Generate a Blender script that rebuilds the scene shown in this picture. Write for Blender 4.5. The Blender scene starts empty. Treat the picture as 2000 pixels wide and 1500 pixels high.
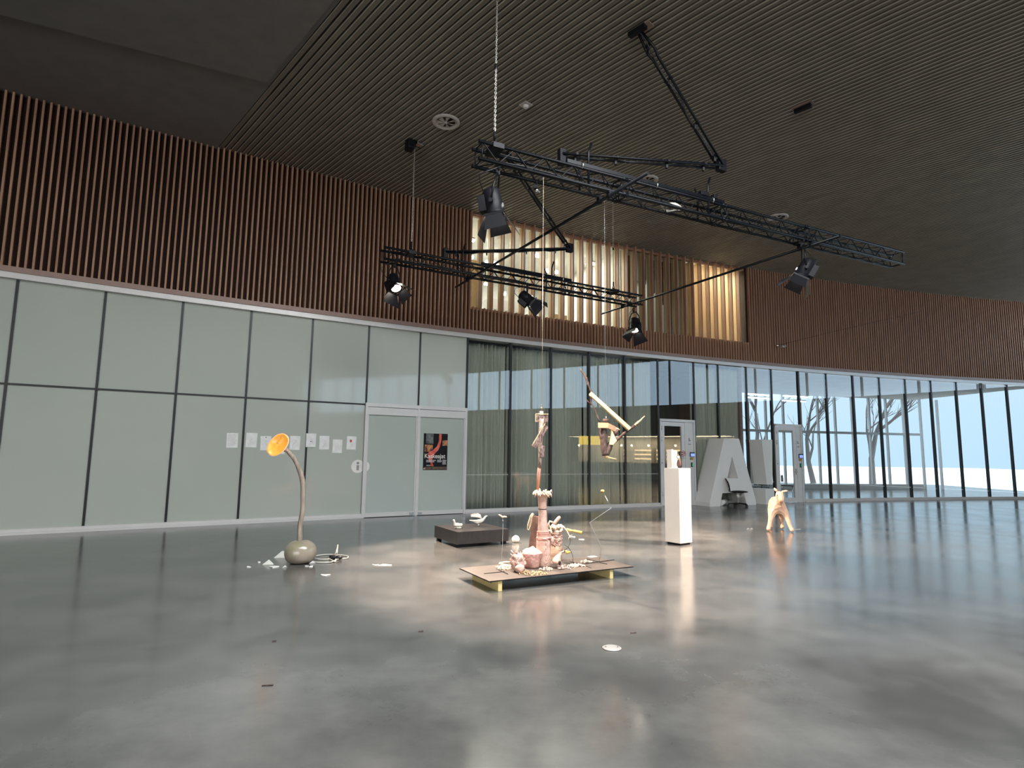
import bpy, math, random
import numpy as np
from mathutils import Vector, Matrix, noise as mnoise
random.seed(7)
sc = bpy.context.scene
COL = sc.collection
V = Vector

# ------------------------------------------------------------------ camera
EYE = 1.55
FPX = 1139.0
PITCH, ROLL = math.radians(6.8), math.radians(0.75)
f0 = V((0, math.cos(PITCH), math.sin(PITCH)))
r0 = V((1, 0, 0))
u0 = r0.cross(f0)
CR = r0 * math.cos(ROLL) + u0 * math.sin(ROLL)
CU = -r0 * math.sin(ROLL) + u0 * math.cos(ROLL)
CAM = V((0, 0, EYE))
cd = bpy.data.cameras.new('camera')
cam = bpy.data.objects.new('camera', cd)
COL.objects.link(cam)
cd.sensor_width = 36
cd.lens = FPX / 2000 * 36
cd.clip_end = 300
cam.matrix_world = Matrix.Translation(CAM) @ Matrix((CR, CU, -f0)).transposed().to_4x4()
sc.camera = cam

# ------------------------------------------------------------------ colour management
sc.view_settings.view_transform = 'Standard'
sc.view_settings.look = 'None'
sc.view_settings.gamma = 1
sc.view_settings.use_curve_mapping = False
sc.view_settings.exposure = 0.3
sc.cycles.use_denoising = True
sc.cycles.max_bounces = 9
sc.cycles.diffuse_bounces = 4
sc.cycles.glossy_bounces = 4
sc.cycles.transparent_max_bounces = 16
sc.cycles.transmission_bounces = 4
sc.cycles.sample_clamp_indirect = 6
sc.cycles.caustics_reflective = False
sc.cycles.caustics_refractive = False

# ------------------------------------------------------------------ sky: overcast winter day, brighter overhead
world = bpy.data.worlds.new('sky')
sc.world = world
world.use_nodes = True
nt = world.node_tree
nt.nodes.clear()
wo = nt.nodes.new('ShaderNodeOutputWorld')
bg = nt.nodes.new('ShaderNodeBackground')
tc = nt.nodes.new('ShaderNodeTexCoord')
sp = nt.nodes.new('ShaderNodeSeparateXYZ')
rp = nt.nodes.new('ShaderNodeValToRGB')
nt.links.new(tc.outputs['Generated'], sp.inputs[0])
nt.links.new(sp.outputs['Z'], rp.inputs[0])
rp.color_ramp.elements[0].position = 0.0
rp.color_ramp.elements[0].color = (0.52, 0.72, 0.92, 1)
rp.color_ramp.elements[1].position = 0.9
rp.color_ramp.elements[1].color = (0.93, 0.97, 1.0, 1)
st = nt.nodes.new('ShaderNodeMapRange')
nt.links.new(sp.outputs['Z'], st.inputs[0])
st.inputs[1].default_value = 0.15
st.inputs[2].default_value = 0.75
st.inputs[3].default_value = 1.25     # horizon
st.inputs[4].default_value = 3.0     # zenith
nt.links.new(rp.outputs[0], bg.inputs[0])
nt.links.new(st.outputs[0], bg.inputs[1])
nt.links.new(bg.outputs[0], wo.inputs[0])


def area_portal(name, loc, rot, sx, sy):
    l = bpy.data.lights.new(name, 'AREA')
    l.shape = 'RECTANGLE'
    l.size, l.size_y = sx, sy
    l.cycles.is_portal = True
    o = bpy.data.objects.new(name, l)
    o.location = loc
    o.rotation_euler = rot
    COL.objects.link(o)


HG, HC = 4.66, 8.13          # top of the glazing, ceiling
FILL_TOP = (-4, 7, 1.4, 5.6)    # added overhead fill light, unseen: x0, x1, y0, y1


def area_lamp(name, loc, rot, sx, sy, watt, col):
    ld = bpy.data.lights.new(name, 'AREA')
    ld.shape = 'RECTANGLE'
    ld.size, ld.size_y = sx, sy
    ld.energy = watt
    ld.color = col
    lo = bpy.data.objects.new(name, ld)
    lo.location = loc
    lo.rotation_euler = rot
    COL.objects.link(lo)


# two added fill lights, unseen: one over the visitor's head, one behind the camera
area_lamp('overhead_fill_light', ((FILL_TOP[0] + FILL_TOP[1]) / 2, (FILL_TOP[2] + FILL_TOP[3]) / 2, 8.24), (0, 0, 0), FILL_TOP[1] - FILL_TOP[0], FILL_TOP[3] - FILL_TOP[2], 2700, (0.97, 0.985, 0.98))
area_lamp('rear_fill_light', (-6.5, -17.6, 4.2), (math.radians(90), 0, 0), 18, 7.4, 2000, (1.0, 0.985, 0.95))

area_lamp('clerestory_daylight', (24.4, 4, 6.4), (0, math.radians(90), 0), 3.2, 42, 850, (0.55, 0.78, 1.0))


# ------------------------------------------------------------------ measuring helpers
def ray(x, y):
    d = f0 * FPX + CR * (x - 1000) + CU * (750 - y)
    return d.normalized()


def onz(x, y, z=0.0):
    d = ray(x, y)
    return CAM + d * ((z - EYE) / d.z)


def ony(x, y, Y):
    d = ray(x, y)
    return CAM + d * (Y / d.y)


def upat(x, y, P):
    """point seen at x,y that stands over the ground point P"""
    d = ray(x, y)
    return CAM + d * (math.hypot(P[0], P[1]) / math.hypot(d.x, d.y))


# the gently curved hall wall
QA, QB, QC = -0.0080, 0.5400, 16.01
_X = np.linspace(-30, 34, 6401)
_S = 2 * QA * _X + QB
_A = np.concatenate([[0], np.cumsum(np.sqrt(1 + ((_S[1:] + _S[:-1]) / 2) ** 2) * np.diff(_X))])
_A -= np.interp(0, _X, _A)


def wp(s, z=0.0, off=0.0):
    x = float(np.interp(s, _A, _X))
    sl = 2 * QA * x + QB
    k = math.hypot(sl, 1)
    return V((x + sl / k * off, QA * x * x + QB * x + QC - off / k, z))


def wt(s):
    x = float(np.interp(s, _A, _X))
    return V((1, 2 * QA * x + QB, 0)).normalized()


# ------------------------------------------------------------------ materials
MATS = {}


def mat(name, col, rough=0.5, metal=0.0, col2=None, scale=8.0, bump=0.0, bscale=None, spec=0.5, coat=0.0,
        stretch=None, emit=None, estr=0.0, detail=4.0, trans=0.0, sss=0.0, alpha=1.0, lo=0.35, hi=0.65):
    if name in MATS:
        return MATS[name]
    m = bpy.data.materials.new(name)
    m.use_nodes = True
    t = m.node_tree
    b = t.nodes['Principled BSDF']
    b.inputs['Base Color'].default_value = (*col, 1)
    b.inputs['Roughness'].default_value = rough
    b.inputs['Metallic'].default_value = metal
    b.inputs['Specular IOR Level'].default_value = spec
    b.inputs['Coat Weight'].default_value = coat
    b.inputs['Coat Roughness'].default_value = 0.05
    b.inputs['Transmission Weight'].default_value = trans
    b.inputs['Alpha'].default_value = alpha
    if sss:
        b.inputs['Subsurface Weight'].default_value = sss
        b.inputs['Subsurface Radius'].default_value = (0.05, 0.025, 0.008)
    if emit:
        b.inputs['Emission Color'].default_value = (*emit, 1)
        b.inputs['Emission Strength'].default_value = estr
    c = t.nodes.new('ShaderNodeTexCoord')
    mp = t.nodes.new('ShaderNodeMapping')
    t.links.new(c.outputs['Object'], mp.inputs[0])
    if stretch:
        mp.inputs['Scale'].default_value = stretch
    n = t.nodes.new('ShaderNodeTexNoise')
    n.inputs['Scale'].default_value = scale
    n.inputs['Detail'].default_value = detail
    t.links.new(mp.outputs[0], n.inputs[0])
    if col2 is None:
        col2 = tuple(x * 0.88 for x in col)
    r = t.nodes.new('ShaderNodeValToRGB')
    r.color_ramp.elements[0].position = lo
    r.color_ramp.elements[1].position = hi
    r.color_ramp.elements[0].color = (*col2, 1)
    r.color_ramp.elements[1].color = (*col, 1)
    t.links.new(n.outputs[0], r.inputs[0])
    t.links.new(r.outputs[0], b.inputs['Base Color'])
    if bump:
        n2 = t.nodes.new('ShaderNodeTexNoise')
        n2.inputs['Scale'].default_value = bscale or scale * 3
        n2.inputs['Detail'].default_value = 6
        t.links.new(mp.outputs[0], n2.inputs[0])
        bp = t.nodes.new('ShaderNodeBump')
        bp.inputs['Strength'].default_value = bump
        bp.inputs['Distance'].default_value = 0.02
        t.links.new(n2.outputs[0], bp.inputs['Height'])
        t.links.new(bp.outputs[0], b.inputs['Normal'])
    MATS[name] = m
    return m


def glass_mat(name, tint, boost=1.0, base=0.0):
    """thin pane: see-through with a mirror reflection that grows at grazing angles"""
    m = bpy.data.materials.new(name)
    m.use_nodes = True
    t = m.node_tree
    t.nodes.clear()
    o = t.nodes.new('ShaderNodeOutputMaterial')
    tr = t.nodes.new('ShaderNodeBsdfTransparent')
    tr.inputs[0].default_value = (*tint, 1)
    gl = t.nodes.new('ShaderNodeBsdfGlossy')
    gl.inputs['Roughness'].default_value = 0.0
    fr = t.nodes.new('ShaderNodeFresnel')
    fr.inputs[0].default_value = 1.52
    mu = t.nodes.new('ShaderNodeMath')
    mu.operation = 'MULTIPLY_ADD'
    mu.use_clamp = True
    mu.inputs[1].default_value = boost
    mu.inputs[2].default_value = base
    t.links.new(fr.outputs[0], mu.inputs[0])
    mx = t.nodes.new('ShaderNodeMixShader')
    ge = t.nodes.new('ShaderNodeNewGeometry')
    ff = t.nodes.new('ShaderNodeMath')
    ff.operation = 'SUBTRACT'
    ff.inputs[0].default_value = 1.0
    t.links.new(ge.outputs['Backfacing'], ff.inputs[1])
    mf = t.nodes.new('ShaderNodeMath')
    mf.operation = 'MULTIPLY'
    t.links.new(mu.outputs[0], mf.inputs[0])
    t.links.new(ff.outputs[0], mf.inputs[1])
    t.links.new(mf.outputs[0], mx.inputs[0])
    t.links.new(tr.outputs[0], mx.inputs[1])
    t.links.new(gl.outputs[0], mx.inputs[2])
    t.links.new(mx.outputs[0], o.inputs[0])
    return m


def emis(name, col, s):
    m = bpy.data.materials.new(name)
    m.use_nodes = True
    b = m.node_tree.nodes['Principled BSDF']
    b.inputs['Base Color'].default_value = (*col, 1)
    b.inputs['Emission Color'].default_value = (*col, 1)
    b.inputs['Emission Strength'].default_value = s
    return m


def floor_mat():
    m = bpy.data.materials.new('polished_concrete')
    m.use_nodes = True
    t = m.node_tree
    b = t.nodes['Principled BSDF']
    c = t.nodes.new('ShaderNodeTexCoord')
    n1 = t.nodes.new('ShaderNodeTexNoise')
    n1.inputs['Scale'].default_value = 0.9
    n1.inputs['Detail'].default_value = 8
    n1.inputs['Roughness'].default_value = 0.62
    n2 = t.nodes.new('ShaderNodeTexNoise')
    n2.inputs['Scale'].default_value = 6
    n2.inputs['Detail'].default_value = 9
    n2.inputs['Distortion'].default_value = 0.6
    for n in (n1, n2):
        t.links.new(c.outputs['Object'], n.inputs[0])
    r1 = t.nodes.new('ShaderNodeValToRGB')
    r1.color_ramp.elements[0].position = 0.36
    r1.color_ramp.elements[1].position = 0.66
    r1.color_ramp.elements[0].color = (0.052, 0.053, 0.052, 1)
    r1.color_ramp.elements[1].color = (0.108, 0.107, 0.102, 1)
    t.links.new(n1.outputs[0], r1.inputs[0])
    r2 = t.nodes.new('ShaderNodeValToRGB')     # pale scuffs in the sealer
    r2.color_ramp.elements[0].position = 0.70
    r2.color_ramp.elements[1].position = 0.86
    r2.color_ramp.elements[0].color = (0, 0, 0, 1)
    r2.color_ramp.elements[1].color = (0.22, 0.22, 0.22, 1)
    t.links.new(n2.outputs[0], r2.inputs[0])
    mx = t.nodes.new('ShaderNodeMix')
    mx.data_type = 'RGBA'
    t.links.new(r2.outputs[0], mx.inputs[0])
    t.links.new(r1.outputs[0], mx.inputs[6])
    mx.inputs[7].default_value = (0.30, 0.29, 0.26, 1)
    t.links.new(mx.outputs[2], b.inputs['Base Color'])
    mr = t.nodes.new('ShaderNodeMapRange')
    mr.inputs[1].default_value = 0.3
    mr.inputs[2].default_value = 0.7
    mr.inputs[3].default_value = 0.13
    mr.inputs[4].default_value = 0.22
    t.links.new(n1.outputs[0], mr.inputs[0])
    t.links.new(mr.outputs[0], b.inputs['Roughness'])
    b.inputs['Specular IOR Level'].default_value = 0.62
    n3 = t.nodes.new('ShaderNodeTexNoise')
    n3.inputs['Scale'].default_value = 2.2
    n3.inputs['Detail'].default_value = 3
    t.links.new(c.outputs['Object'], n3.inputs[0])
    bp = t.nodes.new('ShaderNodeBump')
    bp.inputs['Strength'].default_value = 0.05
    bp.inputs['Distance'].default_value = 0.02
    t.links.new(n3.outputs[0], bp.inputs['Height'])
    t.links.new(bp.outputs[0], b.inputs['Normal'])
    return m


M_floor = floor_mat()
M_slat = mat('grey_olive_metal_slats', (0.235, 0.213, 0.175), 0.5, 0.0, scale=2, spec=0.35)
M_litedge = mat('brightened_slat_edge', (0.62, 0.58, 0.50), 0.35, 0.4, scale=2)  # same metal as the slats, coloured paler so the lips read as lit lines
M_void = mat('dark_ceiling_void', (0.012, 0.012, 0.012), 0.9)
M_soffit = mat('dark_grey_plaster', (0.17, 0.16, 0.15), 0.85, scale=3)
M_wood = mat('stained_pine_slats', (0.40, 0.225, 0.135), 0.55, col2=(0.27, 0.135, 0.08), scale=3.0, stretch=(9, 9, 0.35))
M_woodback = mat('dark_stained_backing', (0.03, 0.014, 0.010), 0.9, scale=4)
M_fin = mat('pale_pine_fins', (0.62, 0.42, 0.24), 0.5, col2=(0.48, 0.30, 0.16), scale=3.0, stretch=(9, 9, 0.4))
M_lip = mat('pinkish_brown_painted_metal', (0.30, 0.20, 0.165), 0.5)
M_alu = mat('light_anodised_aluminium', (0.62, 0.605, 0.60), 0.4, 0.15, col2=(0.60, 0.585, 0.58), scale=5)
M_dkframe = mat('black_joint_profile', (0.012, 0.013, 0.016), 0.4)
M_frost = mat('back_painted_grey_green_glass', (0.42, 0.45, 0.405), 0.75, spec=0.3, coat=0.85, scale=0.6, col2=(0.40, 0.43, 0.39))
M_frostdoor = mat('frosted_door_glass', (0.41, 0.46, 0.43), 0.7, spec=0.3, coat=0.85, scale=0.6, col2=(0.39, 0.44, 0.41))
M_glass = glass_mat('clear_glass', (0.90, 0.925, 0.91), 2.3)
M_glassup = glass_mat('clear_upper_glass', (0.92, 0.95, 0.93), 1.6)
M_curtain = mat('grey_green_curtain_cloth', (0.55, 0.55, 0.49), 0.9, scale=14, stretch=(4, 4, 0.3))
M_black = mat('black_painted_steel', (0.003, 0.004, 0.006), 0.35, 0.0, spec=0.2)
M_blackmatt = mat('matt_black_paint', (0.006, 0.006, 0.009), 0.5, spec=0.2)
M_chrome = mat('bright_steel', (0.75, 0.74, 0.72), 0.22, 1.0)
M_cable = mat('black_rubber_cable', (0.01, 0.01, 0.012), 0.5)
M_whitecable = mat('off_white_cable', (0.6, 0.58, 0.52), 0.5)
M_white = mat('white_paint', (0.78, 0.76, 0.73), 0.55, scale=5)
M_plaster = mat('white_room_plaster', (0.75, 0.75, 0.72), 0.8, scale=2)
M_ply = mat('dark_brown_stained_board', (0.024, 0.020, 0.020), 0.36, col2=(0.016, 0.014, 0.015), scale=5, stretch=(1, 7, 1))
M_plintcream = mat('cream_white_painted_board', (0.70, 0.63, 0.56), 0.6, col2=(0.68, 0.61, 0.54), scale=4)
M_clay = mat('pinkish_fired_clay', (0.62, 0.43, 0.35), 0.8, col2=(0.50, 0.31, 0.25), scale=18, bump=0.35, bscale=40)
M_clayrough = mat('crumbly_pinkish_clay', (0.70, 0.50, 0.42), 0.9, col2=(0.50, 0.29, 0.25), scale=30, bump=0.9, bscale=60)
M_clayband = mat('ribbed_tan_clay', (0.60, 0.43, 0.30), 0.8, col2=(0.46, 0.28, 0.20), scale=10, stretch=(1, 1, 14), bump=0.5)
M_rope = mat('pale_rope', (0.66, 0.58, 0.44), 0.9, scale=60, bump=0.4)
M_palewood = mat('fresh_pale_wood', (0.80, 0.60, 0.34), 0.6, col2=(0.66, 0.45, 0.22), scale=6, stretch=(12, 12, 1))
M_yellowwood = mat('yellow_beech', (0.78, 0.52, 0.12), 0.5, scale=10)
M_bark = mat('dark_brown_bark', (0.10, 0.065, 0.055), 0.9, col2=(0.035, 0.022, 0.02), scale=22, stretch=(1, 1, 0.4), bump=1.0, bscale=35)
M_rust = mat('rusty_brown_plank', (0.20, 0.11, 0.075), 0.8, col2=(0.09, 0.05, 0.04), scale=10, bump=0.4)
M_totem = mat('mottled_pink_grey_bark', (0.50, 0.36, 0.31), 0.75, col2=(0.16, 0.09, 0.08), scale=45, stretch=(2, 2, 0.5), bump=0.8, lo=0.42, hi=0.58)
M_totemend = mat('reddish_cut_wood', (0.42, 0.20, 0.13), 0.6, scale=20)
M_board = mat('grey_brown_steel_plate', (0.085, 0.072, 0.062), 0.5, 0.0, col2=(0.062, 0.052, 0.046), scale=4, bump=0.05)
M_bird = mat('unglazed_cream_porcelain', (0.76, 0.72, 0.62), 0.55, scale=10)
M_shard = mat('white_plaster_shards', (0.78, 0.77, 0.73), 0.7)
M_gourd = mat('glazed_grey_brown_ceramic', (0.34, 0.275, 0.23), 0.25, col2=(0.22, 0.205, 0.13), scale=3.5, coat=0.5, spec=0.5)
M_stem = mat('twisted_grey_brown_wood', (0.36, 0.30, 0.24), 0.45, col2=(0.20, 0.16, 0.13), scale=9, stretch=(3, 3, 0.5), bump=0.3)
M_orange = mat('translucent_orange_wax', (1.0, 0.50, 0.09), 0.3, col2=(1.0, 0.40, 0.05), scale=9, sss=0.35, coat=0.3)
M_goat = mat('peach_papier_mache', (0.80, 0.52, 0.36), 0.6, col2=(0.70, 0.42, 0.28), scale=12, bump=0.25, bscale=18)
M_letter = mat('light_grey_white_letter_paint', (0.80, 0.80, 0.78), 0.6, col2=(0.78, 0.78, 0.76), scale=3)
M_paper = mat('white_paper', (0.80, 0.81, 0.80), 0.8)
M_ink = mat('grey_print', (0.28, 0.28, 0.28), 0.8)
M_brick = mat('pinkish_brick', (0.38, 0.25, 0.22), 0.9, col2=(0.30, 0.19, 0.17), scale=12)
M_snow = mat('snow', (0.85, 0.88, 0.93), 0.8)
M_tree = mat('bare_tree_bark', (0.16, 0.15, 0.15), 0.9)
M_dkwall = mat('dark_interior_wall', (0.14, 0.15, 0.15), 0.8)


# ------------------------------------------------------------------ mesh building
ORI = {}


class MB:
    def __init__(s):
        s.v, s.f, s.sm = [], [], []

    def add(s, verts, faces, smooth=False):
        o = len(s.v)
        s.v += [V(p) for p in verts]
        s.f += [tuple(i + o for i in f) for f in faces]
        s.sm += [smooth] * len(faces)
        return s

    def obox(s, o, a, b, c):
        o, a, b, c = V(o), V(a), V(b), V(c)
        p = [o, o + a, o + a + b, o + b, o + c, o + a + c, o + a + b + c, o + b + c]
        if a.cross(b).dot(c) < 0:
            fs = [(0, 1, 2, 3), (4, 7, 6, 5), (0, 4, 5, 1), (1, 5, 6, 2), (2, 6, 7, 3), (3, 7, 4, 0)]
        else:
            fs = [(3, 2, 1, 0), (5, 6, 7, 4), (1, 5, 4, 0), (2, 6, 5, 1), (3, 7, 6, 2), (0, 4, 7, 3)]
        return s.add(p, fs)

    def box(s, c, d, rz=0.0):
        a = V((math.cos(rz), math.sin(rz), 0)) * d[0]
        b = V((-math.sin(rz), math.cos(rz), 0)) * d[1]
        e = V((0, 0, d[2]))
        return s.obox(V(c) - a / 2 - b / 2 - e / 2, a, b, e)

    def bar(s, p, q, w, h, up=(0, 0, 1)):
        p, q = V(p), V(q)
        t = (q - p).normalized()
        up = V(up)
        if abs(t.dot(up)) > 0.98:
            up = V((1, 0, 0))
        a = t.cross(up).normalized()
        b = a.cross(t).normalized()
        return s.obox(p - a * w / 2 - b * h / 2, a * w, q - p, b * h)

    def tube(s, pts, r, n=8, cap=True, flat=1.0):
        pts = [V(p) for p in pts]
        k = len(pts)
        rr = r if isinstance(r, (list, tuple)) else [r] * k
        t0 = (pts[1] - pts[0]).normalized()
        a = t0.orthogonal().normalized()
        vs, fs = [], []
        for i, p in enumerate(pts):
            t = (pts[min(i + 1, k - 1)] - pts[max(i - 1, 0)]).normalized()
            a = (a - t * a.dot(t)).normalized()
            b = t.cross(a)
            for j in range(n):
                g = 2 * math.pi * j / n
                vs.append(p + (a * math.cos(g) + b * math.sin(g) * flat) * rr[i])
        for i in range(k - 1):
            for j in range(n):
                j2 = (j + 1) % n
                fs.append((i * n + j, i * n + j2, (i + 1) * n + j2, (i + 1) * n + j))
        s.add(vs, fs, n > 5)
        if cap:
            o = len(s.v) - len(vs)
            s.f.append(tuple(o + j for j in reversed(range(n))))
            s.f.append(tuple(o + (k - 1) * n + j for j in range(n)))
            s.sm += [False, False]
        return s

    def lathe(s, prof, c, n=24, axis=None, wob=0.0, seed=0, wscale=6.0, smooth=True):
        """prof: (radius, height) from bottom to top"""
        c = V(c)
        R = V((0, 0, 1)).rotation_difference(V(axis)).to_matrix() if axis is not None else Matrix.Identity(3)
        vs, fs = [], []
        for r, h in prof:
            for j in range(n):
                g = 2 * math.pi * j / n
                p = V((r * math.cos(g), r * math.sin(g), h))
                if wob:
                    q = V((math.cos(g), math.sin(g), h * wscale + seed * 3.1))
                    p.x *= 1 + wob * mnoise.noise(q * 1.7)
                    p.y *= 1 + wob * mnoise.noise(q * 1.7)
                vs.append(c + R @ p)
        k = len(prof)
        for i in range(k - 1):
            for j in range(n):
                j2 = (j + 1) % n
                fs.append((i * n + j, i * n + j2, (i + 1) * n + j2, (i + 1) * n + j))
        s.add(vs, fs, smooth)
        o = len(s.v) - len(vs)
        s.f.append(tuple(o + j for j in reversed(range(n))))
        s.f.append(tuple(o + (k - 1) * n + j for j in range(n)))
        s.sm += [False, False]
        return s

    def ball(s, c, r, n=16, m=10, wob=0.0, seed=0, fr=2.0, R=None):
        c = V(c)
        if not isinstance(r, (list, tuple)):
            r = (r, r, r)
        vs, fs = [], []
        for i in range(1, m):
            a = math.pi * i / m
            for j in range(n):
                g = 2 * math.pi * j / n
                u = V((math.sin(a) * math.cos(g), math.sin(a) * math.sin(g), -math.cos(a)))
                k = 1 + wob * mnoise.noise(u * fr + V((seed, seed * 2, 0)))
                p = V((u.x * r[0], u.y * r[1], u.z * r[2])) * k
                vs.append(c + (R @ p if R else p))
        for sgn in (-1, 1):
            p = V((0, 0, r[2] * sgn))
            vs.append(c + (R @ p if R else p))
        for i in range(m - 2):
            for j in range(n):
                j2 = (j + 1) % n
                fs.append((i * n + j, i * n + j2, (i + 1) * n + j2, (i + 1) * n + j))
        b0, t0 = len(vs) - 2, len(vs) - 1
        for j in range(n):
            j2 = (j + 1) % n
            fs.append((b0, j2, j))
            fs.append((t0, (m - 2) * n + j, (m - 2) * n + j2))
        return s.add(vs, fs, True)

    def prism(s, poly, o, a, b, c):
        """poly in (u,v) mapped to o+u*a+v*b, extruded by vector c"""
        o, a, b, c = V(o), V(a), V(b), V(c)
        n = len(poly)
        p = [o + a * u + b * v for u, v in poly]
        if a.cross(b).dot(c) > 0:
            p.reverse()
        q = [x + c for x in p]
        area = sum(poly[i][0] * poly[(i + 1) % n][1] - poly[(i + 1) % n][0] * poly[i][1] for i in range(n))
        if area < 0:
            p.reverse()
            q.reverse()
        fs = [tuple(range(n)), tuple(reversed(range(n, 2 * n)))]
        fs += [((i + 1) % n, i, n + i, n + (i + 1) % n) for i in range(n)]
        return s.add(p + q, fs)

    def torus(s, c, R, r, ax=(0, 0, 1), n=12, m=6, sx=1.0, rotm=None):
        c = V(c)
        Q = rotm if rotm else V((0, 0, 1)).rotation_difference(V(ax)).to_matrix()
        vs, fs = [], []
        for i in range(n):
            g = 2 * math.pi * i / n
            for j in range(m):
                h = 2 * math.pi * j / m
                x = (R + r * math.cos(h)) * math.cos(g)
                y = (R + r * math.cos(h)) * math.sin(g) * sx
                vs.append(c + Q @ V((x, y, r * math.sin(h))))
        for i in range(n):
            for j in range(m):
                i2, j2 = (i + 1) % n, (j + 1) % m
                fs.append((i * m + j, i2 * m + j, i2 * m + j2, i * m + j2))
        return s.add(vs, fs, True)

    def build(s, name, mt, parent=None, origin=None, kind=None, bevel=0, sub=0):
        if parent is not None:
            o = ORI[parent.name]
        else:
            o = V(origin) if origin is not None else V((0, 0, 0))
        me = bpy.data.meshes.new(name)
        me.from_pydata([p - o for p in s.v], [], s.f)
        me.polygons.foreach_set('use_smooth', s.sm)
        me.update()
        ob = bpy.data.objects.new(name, me)
        COL.objects.link(ob)
        me.materials.append(mt)
        if parent is not None:
            ob.parent = parent
        else:
            ob.location = o
        ORI[ob.name] = o
        if kind:
            ob['kind'] = kind
        if bevel:
            md = ob.modifiers.new('bevel', 'BEVEL')
            md.width = bevel
            md.segments = 2
            md.limit_method = 'ANGLE'
        if sub:
            md = ob.modifiers.new('sub', 'SUBSURF')
            md.levels = md.render_levels = sub
        return ob


def tag(o, label, cat, group=None):
    o['label'] = label
    o['category'] = cat
    if group:
        o['group'] = group
    return o


def thing(name, label, cat, loc, group=None):
    o = bpy.data.objects.new(name, None)
    o.empty_display_size = 0.1
    o.location = V(loc)
    COL.objects.link(o)
    ORI[o.name] = V(loc)
    return tag(o, label, cat, group)


def text_mesh(name, txt, size, o, a, b, n, mt, parent, depth=0.002, font_off=0.0):
    """flat lettering with a little thickness: o = lower left, a = reading direction, b = up, n = outwards"""
    cu = bpy.data.curves.new(name, 'FONT')
    cu.body = txt
    cu.size = size
    cu.extrude = depth
    cu.offset = font_off
    tmp = bpy.data.objects.new(name, cu)
    COL.objects.link(tmp)
    dg = bpy.context.evaluated_depsgraph_get()
    me = bpy.data.meshes.new_from_object(tmp.evaluated_get(dg))
    bpy.data.objects.remove(tmp)
    ob = bpy.data.objects.new(name, me)
    COL.objects.link(ob)
    me.materials.clear()
    me.materials.append(mt)
    po = ORI[parent.name]
    Mx = Matrix((V(a), V(b), V(n))).transposed().to_4x4()
    me.transform(Matrix.Translation(V(o) + V(n) * depth - po) @ Mx)
    ob.parent = parent
    ORI[ob.name] = po
    return ob


def skin(name, chains, mt, parent=None, origin=None, sub=2, root=0):
    """one continuous skinned surface. chains: list of (point, radius) lists; equal points are shared"""
    o = ORI[parent.name] if parent is not None else V(origin)
    vs, es, rad, idx = [], [], [], {}
    for ch in chains:
        prev = None
        for p, r in ch:
            k = tuple(round(x, 4) for x in p)
            if k not in idx:
                idx[k] = len(vs)
                vs.append(V(p) - o)
                rad.append(r)
            i = idx[k]
            if prev is not None and prev != i:
                es.append((prev, i))
            prev = i
    me = bpy.data.meshes.new(name)
    me.from_pydata(vs, es, [])
    ob = bpy.data.objects.new(name, me)
    COL.objects.link(ob)
    me.materials.append(mt)
    if parent is not None:
        ob.parent = parent
    else:
        ob.location = o
    ORI[ob.name] = o
    sk = ob.modifiers.new('skin', 'SKIN')
    sk.use_smooth_shade = True
    lay = me.skin_vertices[0] if me.skin_vertices else None
    if lay is None:
        bm_ok = False
    for i, r in enumerate(rad):
        rr = r if isinstance(r, (list, tuple)) else (r, r)
        lay.data[i].radius = rr
        lay.data[i].use_root = (i == root)
    s2 = ob.modifiers.new('sub', 'SUBSURF')
    s2.levels = s2.render_levels = sub
    return ob


def skin_new(*a, **k):
    return skin(*a, **k)


Z1 = V((0, 0, 1))

# ================================================================== SETTING
fl = MB()
fl.obox((-16, -18, -0.3), (42, 0, 0), (0, 54, 0), (0, 0, 0.3))
fl.build('floor', M_floor, kind='structure')

# --- slatted metal ceiling -------------------------------------------------
D = V((-math.sin(math.radians(42.7)), math.cos(math.radians(42.7)), 0))
N = V((D.y, -D.x, 0))
n_edge = onz(520, 173, HC).dot(N)
cb = MB()
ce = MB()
pitch = 0.115
k = 0
while True:
    n0 = n_edge + 0.02 + k * pitch
    if n0 > 34:
        break
    # run from the overhead fill light's edge to just past the wall
    t_lo = (5.4 - N.y * n0) / D.y
    t_lo = max(t_lo, (N.x * n0 - 24.0) / -D.x if N.x * n0 > 24 else -1e9, (24.0 - N.x * n0) / D.x)
    # intersection with wall curve, stepping
    t = t_lo
    hit = None
    while t < 60:
        p = N * n0 + D * t
        if p.y > QA * p.x * p.x + QB * p.x + QC + 0.12 or p.x < -16:
            hit = t
            break
        t += 0.1
    if hit and hit > t_lo + 0.2:
        cb.obox(N * n0 + D * t_lo + V((0, 0, HC)), N * 0.088, D * (hit - t_lo), V((0, 0, 0.05)))
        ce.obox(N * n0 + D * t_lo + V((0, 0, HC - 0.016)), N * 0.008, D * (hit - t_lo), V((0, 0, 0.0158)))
    k += 1
ceil = cb.build('ceiling', M_slat, kind='structure')
ce.build('ceiling_slat_lit_lines', M_litedge, kind='structure')
vb = MB()
vb.obox((-16, FILL_TOP[3], HC + 0.12), (42, 0, 0), (0, 26, 0), (0, 0, 0.1))
vb.obox((-16, -18, HC + 0.12), (42, 0, 0), (0, FILL_TOP[2] + 18, 0), (0, 0, 0.1))
vb.obox((-16, FILL_TOP[2], HC + 0.12), (FILL_TOP[0] + 16, 0, 0), (0, FILL_TOP[3] - FILL_TOP[2], 0), (0, 0, 0.1))
vb.obox((FILL_TOP[1], FILL_TOP[2], HC + 0.12), (26 - FILL_TOP[1], 0, 0), (0, FILL_TOP[3] - FILL_TOP[2], 0), (0, 0, 0.1))
vb.build('ceiling_void', M_void, kind='structure')
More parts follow.
